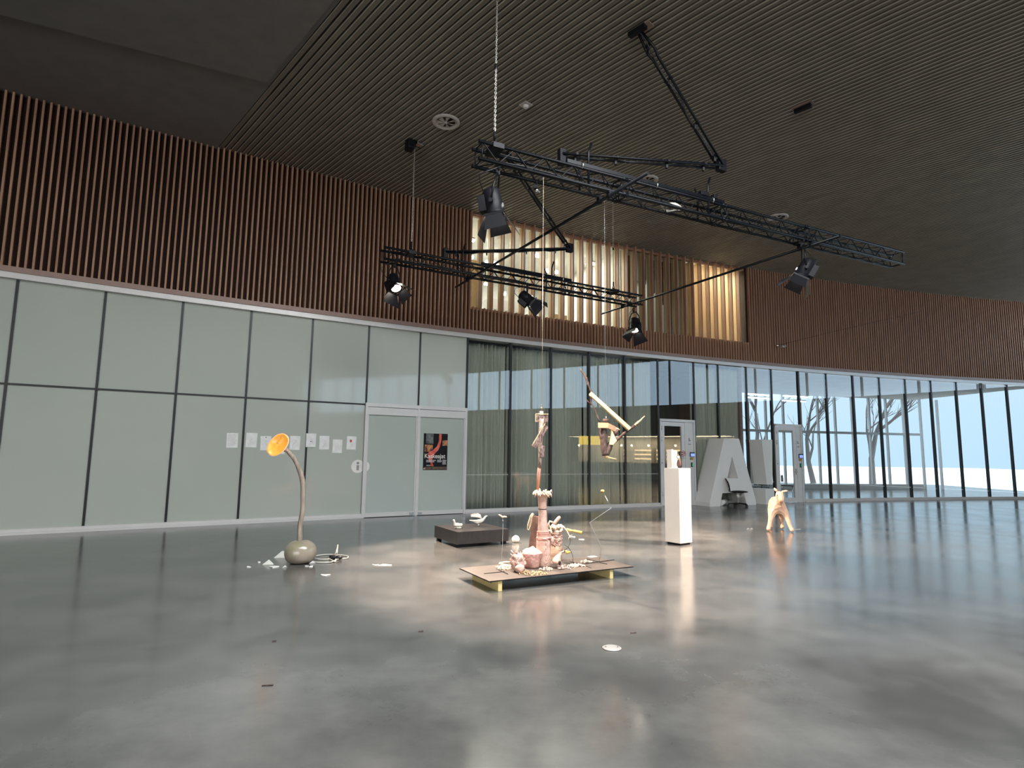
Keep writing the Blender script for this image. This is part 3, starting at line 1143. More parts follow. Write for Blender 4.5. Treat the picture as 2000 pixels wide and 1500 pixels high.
# cafe counter across the hall
cc = V((23.2, 4.6, 0))
t = thing('cafe_counter', 'white cafe counter across the hall, seen mirrored in the glazing', 'counter', cc)
m = MB(); m.obox(cc, (0.7, 0, 0), (0, 6.0, 0), (0, 0, 1.0)); m.build('body', M_white, t)
m = MB(); m.obox(cc + V((-.05, -.05, 1.0)), (0.8, 0, 0), (0, 6.1, 0), (0, 0, 0.05)); m.build('worktop', M_palewood, t)
m = MB(); m.obox(cc + V((-.02, 1.4, .35)), (0.02, 0, 0), (0, .6, 0), (0, 0, 0.5)); m.build('menu_panel', M_yellowwood, t)
M_sign = emis('lit_yellow_sign', (1.0, 0.72, 0.12), 5.0)
m = MB(); m.obox((24.1, 4.7, 2.25), (0.12, 0, 0), (0, 1.3, 0), (0, 0, 0.62))
tag(m.build('light_box_sign', M_sign, origin=(24.1, 4.7, 2.25)), 'glowing yellow light box above the cafe counter across the hall', 'sign')
M_shelf = emis('lit_warm_shelf', (1.0, 0.74, 0.42), 5.0)
area_lamp('cafe_fill_light', (25.2, 7.6, 2.85), (0, 0, 0), 1.6, 8.0, 420, (1.0, 0.80, 0.52))  # added warm fill under the canopy, brightens the mirrored cafe
for i in range(3):
    b0 = V((26.0, 6.4 + i * 1.7, 0))
    t = thing('drinks_cabinet', ['lit drinks cabinet beside the yellow light box', 'lit drinks cabinet in the middle of the cafe', 'lit drinks cabinet at the far end of the cafe'][i], 'cabinet', b0)
    m = MB(); m.obox(b0, (.3, 0, 0), (0, 1.5, 0), (0, 0, 2.1)); m.build('body', M_white, t)
    for z_ in (1.25, 1.55, 1.85):
        m = MB(); m.obox(b0 + V((-.02, .08, z_)), (.02, 0, 0), (0, 1.3, 0), (0, 0, .1)); m.build('lit_shelf', M_shelf, t)
for i in range(5):
    b0 = V((23.6, 5.0 + i * 1.25, 2.2))
    t = thing('pendant_lamp', 'small globe pendant over the cafe counter across the hall', 'lamp', b0, 'globe pendants over the cafe counter')
    m = MB(); m.ball(b0, .07, 12, 8); m.build('globe', M_glow, t)
    m = MB(); m.tube([b0 + Z1 * .06, b0 + Z1 * .72], .006, 6); m.build('cord', M_cable, t)

# ================================================================== THINGS ON THE GLASS WALL
papers = [(442, 466, 845, 875, 0), (480, 503, 845, 874, 1), (508.5, 530.5, 851, 880, 2), (537, 557, 859, 887, 3), (566, 587, 851, 879, 4),
          (597, 618, 846, 874, 5), (624, 644, 851, 878, 6), (649, 670, 858, 885, 7), (677, 697, 851, 879, 8)]
plab = ['text sheet taped to the grey-green glass, first from the picture edge', 'drawing sheet just right of the first black joint',
        'sheet with a small dark stamp at its top, beside the drawing sheet', 'sheet mostly hidden behind the orange dish',
        'sheet just right of the orange dish, above its stem', 'sheet across the second black joint with a small star drawing',
        'sheet with dark scribbles in its lower half', 'sheet hanging lowest in the row, beside the scribbled one', 'sheet with a small red mark, nearest the info sticker']


def on_wall(x, y, off=0.006):
    d = ray(x, y)
    lo, hi = 5.0, 40.0
    for _ in range(50):
        mid = (lo + hi) / 2
        p = CAM + d * mid
        # signed distance along y
        yy = QA * p.x * p.x + QB * p.x + QC - off * 1.13
        if p.y < yy:
            lo = mid
        else:
            hi = mid
    return CAM + d * lo


for (x0, x1, y0, y1, k_), lb in zip(papers, plab):
    c_ = on_wall((x0 + x1) / 2, (y0 + y1) / 2, 0.03)
    s_ = float(np.interp(c_.x, _X, _A))
    # facet plane of this bay
    for j in range(len(MU) - 1):
        if MU[j] <= s_ <= MU[j + 1]:
            A_, B_ = wp(MU[j], 0, 0), wp(MU[j + 1], 0, 0)
    T = (B_ - A_).normalized(); Nn = V((T.y, -T.x, 0))
    dist = (c_ - A_).dot(Nn)
    c_ = c_ + Nn * ((0.026 if k_ == 5 else 0.004) - dist)
    rnd = random.Random(k_)
    tilt = rnd.uniform(-.03, .03)
    A2 = (T * math.cos(tilt) + Z1 * math.sin(tilt)); B2 = (Z1 * math.cos(tilt) - T * math.sin(tilt))
    o_ = c_ - A2 * .11 - B2 * .155
    t = thing('paper_sheet', lb, 'paper', o_, 'paper sheets taped to the grey-green glass')
    m = MB(); m.obox(o_, A2 * .22, Nn * .0012, B2 * .31); m.build('sheet', M_paper, t)
    m = MB()
    if k_ == 0:
        for r_ in range(14):
            m.obox(o_ + A2 * .02 + B2 * (.28 - r_ * .018) + Nn * .0013, A2 * (.17 - .03 * rnd.random()), Nn * .0006, B2 * .003)
    else:
        for r_ in range(5):
            pts = [o_ + A2 * (.04 + .14 * rnd.random()) + B2 * (.05 + .2 * rnd.random()) + Nn * .002 for _ in range(4)]
            m.tube(pts, .0006, 4)
        if k_ in (1, 6):
            for r_ in range(6):
                q_ = o_ + A2 * (.04 + r_ * .025) + B2 * .05 + Nn * .002
                m.tube([q_, q_ + B2 * .05 + A2 * .01], .001, 4)
    m.build('drawing', M_ink, t)
    if k_ == 8:
        m = MB(); m.obox(o_ + A2 * .07 + B2 * .17 + Nn * .0013, A2 * .045, Nn * .001, B2 * .06); m.build('red_mark', M_red, t)
    if k_ in (2, 5):
        m = MB(); m.obox(o_ + A2 * .1 + B2 * (.27 if k_ == 2 else .12) + Nn * .0013, A2 * .02, Nn * .001, B2 * .02); m.build('stamp', M_blackmatt, t)

# info sticker, on the panel and running over the door post
A_, B_ = wp(-5.375), wp(-4.04)
T = (B_ - A_).normalized(); Nn = V((T.y, -T.x, 0))
ic = wp(-4.175, 1.2, 0); ic = ic + Nn * (.004 - (ic - A_).dot(Nn))
t = thing('info_sticker', 'round white sticker with a grey letter i beside the frosted doors', 'sticker', ic)
m = MB(); m.lathe([(.155, 0), (.155, .002)], ic, 40, axis=Nn); m.build('disc', M_white, t)
m = MB(); m.obox(ic - T * .03 - Z1 * .09 + Nn * .002, T * .06, Nn * .002, Z1 * .12)
m.lathe([(.033, 0), (.033, .002)], ic + Z1 * .078 + Nn * .002, 20, axis=Nn); m.build('letter_i', M_ink, t)

A3, B3 = wp(-4.0, 0, .05), wp(-2.73, 0, .05)
T3b = (B3 - A3).normalized(); N3b = V((T3b.y, -T3b.x, 0))
i2 = A3 + T3b * .036 + Z1 * 1.2 - N3b * .027
m = MB(); m.prism([(0, -.115), (.03, -.095), (.058, -.055), (.068, 0), (.058, .055), (.03, .095), (0, .115)], i2, T3b, Z1, N3b * .002)
m.build('disc_edge_on_door', M_white, t)

# poster on the right frosted door
A_, B_ = wp(-2.68, 0, .05), wp(-1.41, 0, .05)
T = (B_ - A_).normalized(); Nn = V((T.y, -T.x, 0))
po = wp(-2.54, 1.11, .05); po = po - Nn * ((po - A_).dot(Nn) + .027)
pw, phh = .655, .92
t = thing('poster', 'dark exhibition poster with an orange flame streak on the frosted door', 'poster', po)
M_pblack = mat('poster_black', (0.010, 0.010, 0.013), 0.6, spec=0.15)
M_porange = mat('poster_orange', (0.75, 0.20, 0.05), 0.5, col2=(0.5, 0.05, 0.03), scale=6)
M_ppink = mat('poster_red_pink', (0.55, 0.06, 0.07), 0.5, col2=(0.7, 0.15, 0.1), scale=8)
M_pgrey = mat('poster_grey_photo', (0.20, 0.21, 0.21), 0.5, col2=(0.04, 0.045, 0.045), scale=9)
M_pfire = mat('poster_fire_photo', (0.8, 0.35, 0.12), 0.5, col2=(0.03, 0.012, 0.012), scale=9)
M_pbrown = mat('poster_brown_photo', (0.14, 0.085, 0.05), 0.5, col2=(0.05, 0.03, 0.02), scale=14)
m = MB(); m.obox(po, T * pw, Nn * .002, Z1 * phh); m.build('sheet', M_pblack, t)


def prect(nm, mt_, x0, x1, y0, y1, d=.0026):
    m = MB(); m.obox(po + T * x0 * pw + Z1 * (1 - y1) * phh, T * (x1 - x0) * pw, Nn * d, Z1 * (y1 - y0) * phh); return m.build(nm, mt_, t)


prect('grey_photo', M_pgrey, .10, .40, .0, .28)
prect('ember_photo', M_pfire, .05, .38, .31, .50)
prect('spark_photo', M_pfire, .78, .99, .18, .33)
prect('ground_photo', M_pbrown, .06, .99, .91, .985)


def pstreak(nm, mt_, pts, d):
    m = MB()
    L_, R_ = [], []
    for (x, y, w) in pts:
        L_.append((x - w / 2, 1 - y)); R_.append((x + w / 2, 1 - y))
    poly = L_ + R_[::-1]
    m.prism(poly, po + Nn * .002, T * pw, Z1 * phh, Nn * d); return m.build(nm, mt_, t)


pstreak('flame_streak', M_ppink, [(.69, .005, .10), (.68, .2, .10), (.62, .35, .12), (.50, .46, .22), (.36, .52, .30), (.30, .62, .24), (.30, .76, .10)], .0012)
pstreak('flame_core', M_porange, [(.66, .005, .04), (.65, .2, .045), (.60, .34, .03), (.50, .45, .02)], .0018)
pstreak('flame_tail', M_porange, [(.32, .76, .06), (.36, .83, .09), (.40, .895, .09)], .0014)
text_mesh('title', 'Kaskeajat', 0.158, po + T * .045 * pw + Z1 * (1 - .675) * phh + Nn * .004, T * .94, Z1, Nn, M_white, t, .0006, .0015)
text_mesh('emblem', 'A!', 0.055, po + T * .02 * pw + Z1 * .02 * phh + Nn * .004, T, Z1, Nn, M_white, t, .0006, .001)
m = MB()
for (x0, x1, y0, n_l, hh) in [(.13, .52, .72, 2, .024), (.14, .34, .86, 2, .010), (.58, .78, .715, 5, .009), (.80, .97, .715, 9, .009)]:
    for r_ in range(n_l):
        w_ = (x1 - x0) * random.uniform(.75, 1.0)
        yy = y0 + r_ * hh * 1.7
        m.obox(po + T * x0 * pw + Z1 * (1 - yy - hh) * phh + Nn * .002, T * w_ * pw, Nn * .0016, Z1 * hh * phh * .75)
m.build('small_print', mat('poster_print', (.6, .6, .6), .6), t)
# ================================================================== RIGGING
M_lens = emis('lit_lens', (1.0, 0.90, 0.76), 22)
ZT, ZB = 5.65, 5.41


def truss(name, P0, d, L, label, near_first=True, guides=(), bar=None, joints=()):
    d = V((d[0], d[1], 0)).normalized()
    n_ = V((-d.y, d.x, 0)) * 0.24
    P0 = V((P0[0], P0[1], 0))
    t = thing(name, label, 'truss', P0 + Z1 * ZB)
    for o_, z_ in ((V(), ZT), (V(), ZB), (n_, ZT), (n_, ZB)):
        m = MB(); m.tube([P0 + o_ + Z1 * z_, P0 + o_ + d * L + Z1 * z_], .0245, 10); m.build('chord', M_black, t)
    faces = [('front_bracing', V(), V(), ZT, ZB), ('rear_bracing', n_, n_, ZT, ZB), ('top_bracing', V(), n_, ZT, ZT), ('bottom_bracing', V(), n_, ZB, ZB)]
    for fi_, (nm, oa, ob, za, zb) in enumerate(faces):
        m = MB()
        k_, x = 0, 0.06
        while x + .235 < L:
            a_ = P0 + oa + Z1 * za
            b_ = P0 + ob + Z1 * zb
            if (k_ + fi_) % 2 == 0:
                m.tube([a_ + d * x, b_ + d * (x + .225)], .008, 6, cap=False)
            else:
                m.tube([b_ + d * x, a_ + d * (x + .225)], .008, 6, cap=False)
            x += .235; k_ += 1
        for x in [.05] + list(joints) + [L - .05]:
            m.tube([P0 + oa + Z1 * za + d * x, P0 + ob + Z1 * zb + d * x], .010, 6)
            if 0.1 < x < L - .1:
                m.tube([P0 + oa + Z1 * za + d * (x + .12), P0 + ob + Z1 * zb + d * (x + .12)], .010, 6)
        m.build(nm, M_black, t)
    for x in joints:
        for o_, z_ in ((V(), ZT), (V(), ZB), (n_, ZT), (n_, ZB)):
            m = MB()
            c_ = P0 + o_ + Z1 * z_ + d * (x + .06)
            m.tube([c_ - d * .05, c_ + d * .05], .030, 10)
            for e_ in (-.03, .03):
                m.tube([c_ + d * e_ - Z1 * .038, c_ + d * e_ + Z1 * .038], .006, 6)
            m.build('coupler', M_black if o_.length else M_chrome if False else M_black, t)
    for x in guides:                                    # bent guide horns standing on the top chords
        for o_, hh in ((V(), .42), (n_, .30)):
            c_ = P0 + o_ + Z1 * ZB + d * x
            sg = 1 if o_.length == 0 else -1
            m = MB(); m.tube([c_, c_ + Z1 * (.24 + hh * .62), c_ + Z1 * (.24 + hh) + d * .05 * sg], .017, 8); m.build('guide_horn', M_black, t)
    for (oa, za, sd_) in ((V(), ZB, 1), (n_ * .9, ZT - .03, 2), (n_ * .5, ZB + .02, 3)):
        rnd_ = random.Random(sd_)
        for kk in range(2):
            m = MB()
            pts = [P0 + oa + n_ * .12 * (kk + .5) + d * (.3 + j * .4) + Z1 * (za + .03 + rnd_.uniform(-.012, .03)) for j in range(int((L - .6) / .4))]
            m.tube(pts, .010, 6)
            m.build('cable', M_cable, t)
    if bar:
        a_, b_ = bar
        m = MB()
        m.bar(P0 + d * a_ + Z1 * (ZT + .045), P0 + d * b_ + Z1 * (ZT + .045), .05, .055)
        m.build('socket_rail', M_black, t)
        for x in (a_ + .25, a_ + 1.6, b_ - .25):
            m = MB(); c_ = P0 + d * x + Z1 * (ZT + .03)
            m.torus(c_, .045, .008, d, 14, 6)
            m.build('bright_clamp', M_chrome, t)
    return t, P0, d, n_


TA, PA, dA, nA = truss('box_truss', (-.48, 7.28), (1, .482), 9.2, 'black box truss nearest the viewer, hung from the long chain', guides=(1.72, 4.02),
                       bar=(1.35, 4.35), joints=(2.30, 4.30, 6.3))
TB, PB, dB, nB = truss('box_truss', (-2.62, 11.34), (1, .566), 6.85, 'black box truss nearer the slatted wall, with three spotlights', guides=(1.75, 4.05),
                       bar=(2.2, 4.6), joints=(2.3, 4.5))


# cross pipes with their clamps
def pipe(p, q, label, clamps):
    t = thing('scaffold_pipe', label, 'pipe', p)
    m = MB(); m.tube([p, q], .0245, 12); m.build('tube', M_black, t)
    for x in clamps:
        c_ = p.lerp(q, x)
        m = MB(); dd = (q - p).normalized()
        m.tube([c_ - dd * .035, c_ + dd * .035], .036, 12)
        m.box(c_ + Z1 * .045, (.06, .06, .05), .5)
        m.tube([c_ + V((-.05, 0, .03)), c_ + V((.05, 0, .03))], .008, 6)
        m.build('clamp', M_blackmatt, t)


zp = ZB - .075


def cross(P, d, A, dd):
    # parameter along pipe A->A+dd where it passes line P+d
    den = dd.x * d.y - dd.y * d.x
    return ((P.x - A.x) * d.y - (P.y - A.y) * d.x) / den


a_, b_ = onz(1265, 338, zp), onz(890, 561, zp)
k1 = cross(PA, dA, a_, b_ - a_); k2 = cross(PA + nA, dA, a_, b_ - a_); k3 = cross(PB, dB, a_, b_ - a_); k4 = cross(PB + nB, dB, a_, b_ - a_)
pipe(a_, b_, 'black pipe crossing under both trusses, its near end in front of a ceiling diffuser', [k for k in (k1, k2, k3, k4) if 0.02 < k < .98])
a_, b_ = onz(1548, 491, zp), onz(1175, 613, zp)
a_ = a_ + (a_ - b_).normalized() * 0.9
k1 = cross(PA, dA, a_, b_ - a_); k2 = cross(PA + nA, dA, a_, b_ - a_); k3 = cross(PB, dB, a_, b_ - a_); k4 = cross(PB + nB, dB, a_, b_ - a_)
pipe(a_, b_, 'black pipe running from the right edge spotlight to the rear truss end', [k for k in (k1, k2, k3, k4) if 0.02 < k < .98])


# chains ------------------------------------------------------------------------
M_chain = mat('galvanised_chain', (0.62, 0.60, 0.56), 0.35, 0.8)


def chain(c, ztop, zbot, label, motor=None):
    t = thing('lifting_chain', label, 'chain', V((c.x, c.y, zbot)))
    m = MB()
    z = zbot + .20
    k_ = 0
    Ra = Matrix(((1, 0, 0), (0, 0, 1), (0, 1, 0)))
    while z < ztop - .02:
        ang = 0 if k_ % 2 == 0 else math.pi / 2
        R_ = Matrix.Rotation(ang + .4, 3, 'Z') @ Matrix.Rotation(math.pi / 2, 3, 'X')
        m.torus(V((c.x, c.y, z)), .0125, .0036, n=8, m=4, sx=1.0, rotm=R_ @ Matrix.Diagonal((1, 1.75, 1)))
        z += .033; k_ += 1
    lk = m.build('links', M_chain, t)
    m = MB()
    m.tube([V((c.x, c.y, zbot + .22)), V((c.x, c.y, zbot + .12))], .019, 10)
    m.build('hook_block', M_blackmatt, t)
    m = MB()
    m.torus(V((c.x, c.y, zbot + .075)), .035, .010, (dA.x, dA.y, 0), 14, 8)
    m.torus(V((c.x, c.y, zbot + .02)), .05, .010, (-dA.y, dA.x, 0), 14, 8, sx=.8)
    m.build('hook', M_chrome if ztop < 0 else M_blackmatt, t)
    m = MB()
    m.box(V((c.x, c.y, zbot - .04)), (.16, .30, .07), math.atan2(dA.y, dA.x))
    m.build('top_clamp', M_blackmatt, t)
    return t


pA = PA + dA * .28 + nA * .5
pB = PB + dB * .62 + nB * .5
pC = PB + dB * 6.0 + nB * .5
chain(pA, HC, ZT + .04, 'longest chain, holding the left end of the near truss')
chain(pB, HC, ZT + .04, 'chain from the black hoist to the rear truss')
chain(pC, HC, ZT + .04, 'chain at the right end of the rear truss, before the lit window')
hp = V((pB.x, pB.y, HC))
t = thing('chain_hoist', 'black chain hoist with a silver box tucked in the slatted ceiling', 'hoist', hp)
m = MB(); m.box(hp + V((-.10, 0, -.07)), (.17, .26, .24), .5); m.build('motor', M_blackmatt, t, bevel=.03)
m = MB(); m.box(hp + V((.09, .02, -.02)), (.16, .12, .10), .7); m.build('silver_box', M_chrome, t, bevel=.005)
m = MB(); m.tube([hp + V((0, 0, -.12)), hp + V((0, 0, -.02))], .03, 10); m.build('chain_guide', M_blackmatt, t)
m = MB(); m.box(hp + V((-.02, .03, .01)), (.42, .16, .05), .82); m.build('opening_edge', M_void, t)
hp = V((pC.x, pC.y, HC))
# knots on chain 1 and 3
for P_, z_, lb in ((V((pA.x, pA.y, 0)), 6.85, 'small black stop on the longest chain'), (V((pC.x, pC.y, 0)), 6.75, 'small black stop on the chain before the lit window')):
    m = MB(); m.tube([P_ + Z1 * z_, P_ + Z1 * (z_ + .06)], .02, 10)
    tag(m.build('chain_stop', M_blackmatt, origin=P_ + Z1 * z_), lb, 'chain stop')


# folding cable arms --------------------------------------------------------------
def cable_arm(mount, elbow, end, label):
    t = thing('cable_boom', label, 'cable boom', mount)
    for nm, a_, b_ in (('upper_arm', mount, elbow), ('lower_arm', elbow, end)):
        d_ = (b_ - a_).normalized()
        sd = d_.cross(Z1).normalized() * .055
        for sg in (-1, 1):
            m = MB()
            L_ = (b_ - a_).length
            if nm == 'upper_arm':
                pts = [a_ + sd * sg * .4, a_ + d_ * .4 + sd * sg * 1.5, a_ + d_ * .52 + sd * sg, b_ + sd * sg]
            else:
                pts = [a_ + sd * sg, b_ + sd * sg]
            m.tube(pts, .022, 8)
            m.build(nm, M_black, t)
        m = MB()
        for k_ in (.12, .36, .68, .92):
            c_ = a_.lerp(b_, k_)
            m.bar(c_ - sd * 1.5, c_ + sd * 1.5, .035, .03)
            m.bar(c_, c_ - Z1 * .09, .05, .03)
        m.build('bracket', M_blackmatt, t)
        m = MB()
        pts = []
        for i in range(25):
            u = i / 24
            pts.append(a_.lerp(b_, u) + sd * .5 * math.sin(u * 17) + Z1 * (-.03 + .012 * math.sin(u * 29)))
        m.tube(pts, .011, 6)
        m.build('cable', M_cable, t)
    m = MB()
    d_ = (elbow - mount).normalized()
    m.bar(elbow + Z1 * .12, elbow - Z1 * .08, .10, .16, up=(1, .5, 0))
    m.build('elbow', M_blackmatt, t, bevel=.01)
    m = MB(); m.bar(end + Z1 * .09, end - Z1 * .16, .10, .10, up=(1, .5, 0)); m.build('end_fitting', M_blackmatt, t, bevel=.01)
    m = MB()
    m.box(mount + V((0, 0, -.045)), (.30, .09, .07), math.radians(132.7))
    m.build('mount', M_blackmatt, t)
    m = MB()
    m.box(mount + V((.05, .02, -.015)), (.40, .16, .02), math.radians(132.7))
    m.build('ceiling_plate', M_lip, t)


mt1 = onz(1245, 55, HC - .02)
el1 = ony(1408, 326, 9.0)
en1 = ony(1097, 303, 8.25)
cable_arm(mt1, el1, en1, 'folding black cable boom on the ceiling above the near truss')
el2 = ony(1112, 486, 12.9)
en2 = ony(870, 493, 12.15)
mt2 = el2 + (mt1 - el1) * 1.0
mt2 = mt2 + (mt2 - el2) * ((HC - .02 - mt2.z) / (mt2.z - el2.z))
cable_arm(mt2, el2, en2, 'folding black cable boom in front of the lit upper window')


# theatre spotlights --------------------------------------------------------------
def spotlight(clamp, pivot, aim, label, watt, flaps=(35, 25, 30, 30), cone=72, roll=0.0, rad=.05):
    t = thing('theatre_spotlight', label, 'spotlight', clamp)
    a_ = (aim - pivot).normalized()
    r_ = a_.cross(Z1)
    r_ = r_.normalized() if r_.length > .05 else V((1, 0, 0))
    r_ = Matrix.Rotation(roll, 3, a_) @ r_
    u_ = r_.cross(a_).normalized()
    # clamp and yoke
    m = MB(); m.torus(clamp, .035, .012, (dA.x, dA.y, 0), 14, 8); m.box(clamp - Z1 * .06, (.05, .04, .07)); m.build('clamp', M_blackmatt, t)
    top = clamp - Z1 * .09
    yk = r_ * .155
    m = MB()
    m.tube([clamp - Z1 * .05, top], .010, 8)
    m.tube([pivot + yk, pivot + yk * .98 + (top - pivot) * .55, top + yk * .45, top, top - yk * .45, pivot - yk * .98 + (top - pivot) * .55, pivot - yk], .013, 8)
    m.build('yoke', M_black, t)
    for sg in (-1, 1):
        m = MB(); m.tube([pivot + yk * sg * .9, pivot + yk * sg * 1.16], .028, 10); m.build('yoke_knob', M_blackmatt, t)
    # body

    def fr(x, y, z):
        return pivot + r_ * x + u_ * y + a_ * z
    m = MB()
    prof = [(.085, -.20), (.118, -.17), (.125, -.02), (.125, .12), (.132, .125), (.132, .155)]
    m.lathe(prof, pivot, 20, axis=a_)
    m.build('body', M_blackmatt, t)
    m = MB()
    m.obox(fr(-.085, -.19, -.13), r_ * .17, u_ * .10, a_ * .22)
    for k_ in range(4):
        m.obox(fr(-.09, -.192, -.11 + k_ * .05), r_ * .18, u_ * .012, a_ * .02)
    m.build('lamp_housing', M_blackmatt, t, bevel=.008)
    m = MB(); m.obox(fr(-.02, .118, .02), r_ * .04, u_ * .02, a_ * .05); m.build('focus_handle', M_chrome, t)
    m = MB(); m.lathe([(.108, .0), (.100, .018), (.06, .034), (.001, .040)], fr(0, 0, .135), 20, axis=a_); m.build('lens', M_lens, t)
    m = MB()
    for e_ in ((-1, 0), (1, 0), (0, -1), (0, 1)):
        if e_[0]:
            m.obox(fr(e_[0] * .135 - .006, -.135, .155), r_ * .012, u_ * .27, a_ * .03)
        else:
            m.obox(fr(-.135, e_[1] * .135 - .006, .155), r_ * .27, u_ * .012, a_ * .03)
    m.build('barn_door_frame', M_black, t)
    spec = [(r_, u_, .135, flaps[0]), (r_, -u_, .135, flaps[1]), (u_, r_, .135, flaps[2]), (u_, -r_, .135, flaps[3])]
    for i, (w_, o_, off, ang) in enumerate(spec):
        g = math.radians(ang)
        dr = a_ * math.cos(g) + o_ * math.sin(g)
        nn_ = dr.cross(w_).normalized() * .004
        base = pivot + a_ * .185 + o_ * off
        if i < 2:
            poly = [(-.13, 0), (.13, 0), (.21, .27), (-.21, .27)]
        else:
            poly = [(-.11, 0), (.11, 0), (.15, .20), (-.15, .20)]
        m = MB(); m.prism(poly, base, w_, dr, nn_); m.build('barn_door', M_blackmatt, t)
    # cable
    m = MB()
    c0 = fr(.03, -.10, -.19)
    m.tube([c0, c0 - a_ * .10 + r_ * .10, c0 - a_ * .05 + r_ * .19 + Z1 * .12, top + r_ * .12 + Z1 * .05, clamp + V((.04, 0, .04))], .007, 6)
    m.tube([top, top - r_ * .10 - Z1 * .03, pivot - r_ * .16 + Z1 * .02], .004, 6)
    m.build('cable', M_cable, t)
    l = bpy.data.lights.new('spotlight_beam', 'SPOT')
    l.energy = watt
    l.color = (1.0, 0.77, 0.60)
    l.spot_size = math.radians(cone)
    l.spot_blend = 0.55
    l.shadow_soft_size = rad
    lo = bpy.data.objects.new('spotlight_beam', l)
    COL.objects.link(lo)
    p_ = pivot + a_ * .20 - clamp
    lo.parent = t
    lo.matrix_local = Matrix.Translation(p_) @ Matrix((r_, u_, -a_)).transposed().to_4x4()
    return t


def hang(P, d, x, far=False, n=None):
    return P + d * x + (n if far else V()) + Z1 * (ZB - .04)


cA = PA + dA * .31 + nA * .2 + Z1 * (ZB - .05)
spotlight(cA, cA + V((-.06, .0, -.50)), V((.62, 7.75, .2)), 'largest black spotlight under the left end of the near truss', 2200, (26, 24, 14, 16), roll=.5)
cB = PB + dB * .25 + Z1 * (ZB - .05)
spotlight(cB, cB + V((0, 0, -.42)), V((-.35, 8.9, .0)), 'spotlight with its lens shining, at the left end of the rear truss', 4600, (38, 20, 30, 30), roll=-.3, cone=52)
cC = PB + dB * 3.38 + Z1 * (ZB - .05)
spotlight(cC, cC + V((0, 0, -.30)), V((5.7, 12.5, .4)), 'spotlight tilted toward the right under the rear truss middle', 4800, (12, 12, 14, 14), cone=50)
cD = PB + dB * 6.55 + Z1 * (ZB - .16)
spotlight(cD, cD + V((.02, 0, -.42)), V((2.7, 12.5, .0)), 'spotlight pointing down at the right end of the rear truss', 3000, (34, 30, 42, 24), roll=.6, cone=44)
cE = PA + dA * 6.22 + Z1 * (ZB - .05)
spotlight(cE, cE + V((.02, 0, -.52)), V((2.6, 10.7, .3)), 'spotlight at the right picture edge under the near truss', 4200, (30, 30, 30, 30), cone=46)
# loose cable coil on the near truss and a small sensor hung below it
c_ = PA + dA * 3.35 + nA * .5 + Z1 * (ZB + .03)
m = MB()
for k_ in range(4):
    pts = [c_ + dA * (.16 + .02 * k_) * math.cos(g) + nA * .4 * math.sin(g) + Z1 * (.01 * k_ + .02 * math.sin(3 * g)) for g in [2 * math.pi * i / 20 for i in range(21)]]
    m.tube(pts, .007, 6)
tag(m.build('cable_coil', M_whitecable, origin=c_), 'pale cable coil lying inside the near truss', 'cable')
c_ = PA + dA * .98 + nA + Z1 * (ZB - .03)
t = thing('hook_clamp', 'small empty hook clamp hanging under the near truss', 'clamp', c_)
m = MB(); m.torus(c_, .035, .01, (dA.x, dA.y, 0), 14, 8); m.box(c_ - Z1 * .05, (.05, .05, .06)); m.build('hook', M_blackmatt, t)
m = MB(); m.ball(c_ - Z1 * .10 + dA * .02, (.03, .03, .025), 10, 8); m.tube([c_ - Z1 * .1, c_ - Z1 * .11 + dA * .08], .012, 8); m.build('wing_bolt', M_chrome, t)
# pinned junction box standing on the near truss
for x, lb in ((3.92, 'black junction box clamped on top of the near truss'), (4.15, 'small black claw beside the junction box on the near truss')):
    c_ = PA + dA * x + Z1 * (ZT + .10)
    m = MB(); m.box(c_, (.16 if x < 4 else .08, .08, .07), math.atan2(dA.y, dA.x))
    m.box(c_ - Z1 * .05, (.03, .05, .06), math.atan2(dA.y, dA.x))
    tag(m.build('junction_box', M_blackmatt, origin=c_, bevel=.006), lb, 'junction box')

# ceiling fittings ----------------------------------------------------------------
M_difring = mat('white_diffuser_metal', (0.50, 0.46, 0.43), 0.45)


def diffuser(c, label, r=.275):
    t = thing('air_diffuser', label, 'air vent', c, 'round diffusers in the slatted ceiling')
    m = MB()
    prof = [(r * .66, -.004), (r * .68, -.022), (r * .80, -.045), (r * .93, -.040), (r, -.022), (r, -.004)]
    m.lathe(prof, c, 40)
    m.f = m.f[:-2]; m.sm = m.sm[:-2]
    m.build('ring', M_difring, t)
    m = MB(); m.lathe([(r * .67, -.008), (r * .67, -.004)], c, 30); m.build('throat', M_void, t)
    for k_ in range(7):
        g = 2 * math.pi * k_ / 7 + .3
        a_ = V((math.cos(g), math.sin(g), 0)); b_ = V((-math.sin(g), math.cos(g), 0))
        q = MB()
        q.add([c + a_ * .02 - Z1 * .034, c + a_ * r * .66 - Z1 * .034, c + a_ * r * .60 + b_ * r * .34 - Z1 * .010, c + a_ * .03 + b_ * .02 - Z1 * .010], [(0, 1, 2, 3)])
        ob = q.build('blade', M_difring, t)
        md = ob.modifiers.new('th', 'SOLIDIFY'); md.thickness = .003
    m = MB(); m.lathe([(.035, -.01), (.035, -.04), (.012, -.046)], c, 14); m.build('hub', M_difring, t)


